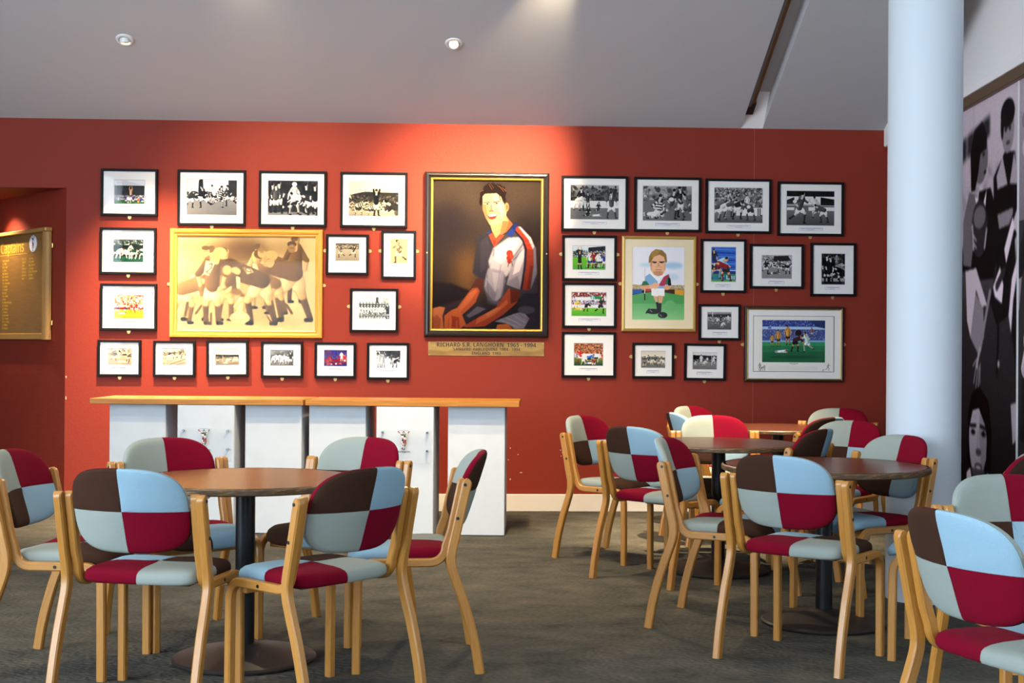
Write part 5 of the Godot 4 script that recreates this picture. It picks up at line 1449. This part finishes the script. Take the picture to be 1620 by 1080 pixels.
func make_chair() -> Node3D:
	var t := thing("dining_chair", "chair", "chair")
	var back_path := curve([Vector2(-0.199, 0.0), Vector2(-0.178, 0.12), Vector2(-0.140, 0.26), Vector2(-0.104, 0.36), Vector2(-0.086, 0.42), Vector2(-0.086, 0.47), Vector2(-0.102, 0.545), Vector2(-0.1475, 0.757)], 0.025)
	var front_path := [Vector2(0.281, 0.0), Vector2(0.280, 0.20), Vector2(0.278, 0.36)]
	for k in 7:
		var a := PI / 2 * (k + 1) / 7.0
		front_path.append(Vector2(0.278 - 0.062 * (1.0 - cos(a)), 0.36 + 0.068 * sin(a)))
	front_path.append_array([Vector2(0.14, 0.428), Vector2(0.04, 0.428), Vector2(-0.005, 0.428)])
	for k in 6:
		var a := PI / 2 * (k + 1) / 6.0
		front_path.append(Vector2(-0.005 - 0.060 * sin(a), 0.428 + 0.064 * (1.0 - cos(a))))
	front_path.append_array([Vector2(-0.084, 0.545), Vector2(-0.1285, 0.757)])
	for s in [-1, 1]:
		part(t, "leg", strip(back_path, 0.265 * s, 0.0152, 0.019, 0.005, true), M.beech)
		part(t, "leg", strip(front_path, 0.2335 * s, 0.0152, 0.0165, 0.005, true), M.beech)
		for q in [Vector2(-0.136, 0.735), Vector2(-0.108, 0.605)]:
			part(t, "screw", cylinder(0.0065, 0.003, 0, Vector3(0.2806 * s, q.y, q.x), 10), M.screw_steel)
		part(t, "screw", cylinder(0.0065, 0.003, 0, Vector3(0.2492 * s, 0.428, 0.10), 10), M.screw_steel)
	part(t, "cross_rail", slab(Vector3(-0.2185, 0.385, 0.205), Vector3(0.2185, 0.425, 0.227), 0.003), M.beech)
	var seat := part(t, "seat", slab(Vector3(-0.185, 0.4265, -0.06), Vector3(0.185, 0.445, 0.24), 0.004), M.plywood_dark)
	var tones := [M.sage_cloth, M.burgundy_cloth, M.blue_cloth, M.brown_cloth]
	# quarters by angle: 0 is +x towards +b, 1 is -x +b, 2 is -x -b, 3 is +x -b  (b runs up the back, or towards the front of the seat)
	var seat_tone := [M.blue_cloth, M.brown_cloth, M.sage_cloth, M.burgundy_cloth]
	for q in 4:
		part(seat, "cloth_panel", pad(q, true, 1.0), seat_tone[q])
	var back := part(t, "backrest", back_core(), M.plywood_dark)
	var front_tone := [M.burgundy_cloth, M.sage_cloth, M.brown_cloth, M.blue_cloth]
	var rear_tone := [M.brown_cloth, M.blue_cloth, M.burgundy_cloth, M.sage_cloth]
	for q in 4:
		part(back, "cloth_panel", pad(q, false, 1.0), front_tone[q])
		part(back, "cloth_panel", pad(q, false, -1.0), rear_tone[q])
	return t

func outline(phi: float, seat: bool) -> Vector2:
	var c := cos(phi)
	var s := sin(phi)
	if seat:
		var n := 5.0 if s > 0 else 9.0
		var p := Vector2(signf(c) * pow(absf(c), 2.0 / n), signf(s) * pow(absf(s), 2.0 / n))
		return Vector2(p.x * 0.2155, p.y * (0.215 if s > 0 else 0.195))
	var n2 := 3.1 if s > 0 else 3.4
	var p2 := Vector2(signf(c) * pow(absf(c), 2.0 / n2), signf(s) * pow(absf(s), 2.0 / n2))
	return Vector2(p2.x * 0.2155, p2.y * (0.152 if s > 0 else 0.150))

# the middle surface of the pad, and the way out of it
func pad_point(p: Vector2, h: float, seat: bool) -> Vector3:
	if seat:
		var z := 0.105 + p.y
		return Vector3(p.x, 0.452 + h - 0.05 * pow(clampf((z - 0.20) / 0.12, 0.0, 1.0), 2.0) * 0.5 + 0.006 * pow(p.x / 0.2, 2.0), z)
	var y := 0.698 + p.y
	var k := p.x / 0.2155
	return Vector3(p.x, y, -0.128 - 0.323 * (y - 0.55) + 0.058 * k * k + h)

func pad(q: int, seat: bool, face: float) -> ArrayMesh:
	var prof: Array
	if seat:
		prof = [Vector2(0, 0.036), Vector2(0.3, 0.0355), Vector2(0.6, 0.034), Vector2(0.8, 0.030), Vector2(0.92, 0.024), Vector2(0.98, 0.014), Vector2(1.0, 0.002), Vector2(1.0, -0.012), Vector2(0.975, -0.021), Vector2(0.92, -0.0245), Vector2(0.8, -0.025)]
	elif face > 0:
		prof = [Vector2(0, 0.024), Vector2(0.3, 0.024), Vector2(0.6, 0.0235), Vector2(0.8, 0.022), Vector2(0.91, 0.018), Vector2(0.965, 0.011), Vector2(0.99, 0.003), Vector2(1.0, -0.005), Vector2(0.993, -0.0125)]
	else:
		prof = [Vector2(0.990, -0.0125), Vector2(0.97, -0.0185), Vector2(0.92, -0.0225), Vector2(0.8, -0.025), Vector2(0.6, -0.026), Vector2(0.3, -0.0265), Vector2(0, -0.0265)]
	var st := begin(true)
	var n := 12
	var rows := []
	for r in prof:
		var row := []
		for i in n + 1:
			var phi := PI / 2 * (q + float(i) / n)
			var o: Vector2 = outline(phi, seat) * r.x
			var h: float = r.y
			if i == 0 or i == n:
				h -= 0.0022 * signf(h) * (1.0 if r.x < 0.97 else 0.4)
				# pull the edge of the cloth a hair back from the seam
				var mid := PI / 2 * (q + 0.5)
				o += Vector2(cos(mid), sin(mid)) * 0.0006
			row.append(pad_point(o, h, seat))
		rows.append(row)
	var heart := pad_point(outline(PI / 2 * (q + 0.5), seat) * 0.5, 0.0, seat)
	for r in prof.size() - 1:
		for i in n:
			var a: Vector3 = rows[r][i]
			var b: Vector3 = rows[r][i + 1]
			var c: Vector3 = rows[r + 1][i + 1]
			var d: Vector3 = rows[r + 1][i]
			var out := (a + b + c + d) / 4.0 - heart
			if prof[r].x > 1e-6:
				tri(st, a, b, c, out)
			if prof[r + 1].x > 1e-6:
				tri(st, a, c, d, out)
			elif prof[r].x > 1e-6:
				pass
	st.generate_normals()
	return st.commit()

# the ply shell inside the cloth; it shows only in the seams
func back_core() -> ArrayMesh:
	var st := begin(true)
	var n := 48
	var rows := []
	var prof := [Vector2(0, 0.018), Vector2(0.3, 0.018), Vector2(0.6, 0.0175), Vector2(0.8, 0.016), Vector2(0.91, 0.012), Vector2(0.96, 0.005), Vector2(0.985, -0.006), Vector2(0.96, -0.014), Vector2(0.91, -0.017), Vector2(0.8, -0.0195), Vector2(0.6, -0.0205), Vector2(0.3, -0.021), Vector2(0, -0.021)]
	for r in prof:
		var row := []
		for i in n + 1:
			row.append(pad_point(outline(TAU * i / n, false) * r.x, r.y, false))
		rows.append(row)
	var heart := pad_point(Vector2.ZERO, 0.0, false)
	var m := prof.size() - 1
	for r in m:
		for i in n:
			var out: Vector3 = Vector3(0, 0, 1) if r < 5 else (Vector3(0, 0, -1) if r > 7 else (rows[r][i] - heart))
			if r > 0:
				tri(st, rows[r][i], rows[r][i + 1], rows[r + 1][i], out)
			if r < m - 1:
				tri(st, rows[r][i + 1], rows[r + 1][i + 1], rows[r + 1][i], out)
	st.generate_normals()
	return st.commit()

# ------------------------------------------------------------------ chips in the paint above the skirting board
func build_wear() -> void:
	var rng := RandomNumberGenerator.new()
	rng.seed = 77
	var st := begin()
	for c in [[0.47, 0.49, 0.004, 0.006], [0.53, 0.44, 0.005, 0.004], [0.555, 0.30, 0.010, 0.003], [0.47, 0.25, 0.006, 0.008], [0.455, 0.40, 0.004, 0.004], [0.86, 0.475, 0.005, 0.006], [0.875, 0.455, 0.005, 0.006], [0.865, 0.43, 0.004, 0.004], [-2.925, 1.02, 0.004, 0.010], [-2.925, 0.86, 0.004, 0.012]]:
		var poly := PackedVector2Array()
		for i in 7:
			var a := TAU * i / 7.0
			poly.append(Vector2(c[0] + cos(a) * c[2] * rng.randf_range(0.6, 1.2), c[1] + sin(a) * c[3] * rng.randf_range(0.6, 1.2)))
		add_prism(st, poly, 0.0008, Basis.IDENTITY, Vector3(0, 0, WALL_Z + 0.0003))
	var o := part(self, "plaster_chips", done(st), M.plaster)
	o.set_meta("kind", "stuff")
	tag(o, "small white chips and scuffs knocked in the red paint above the skirting board", "chips")
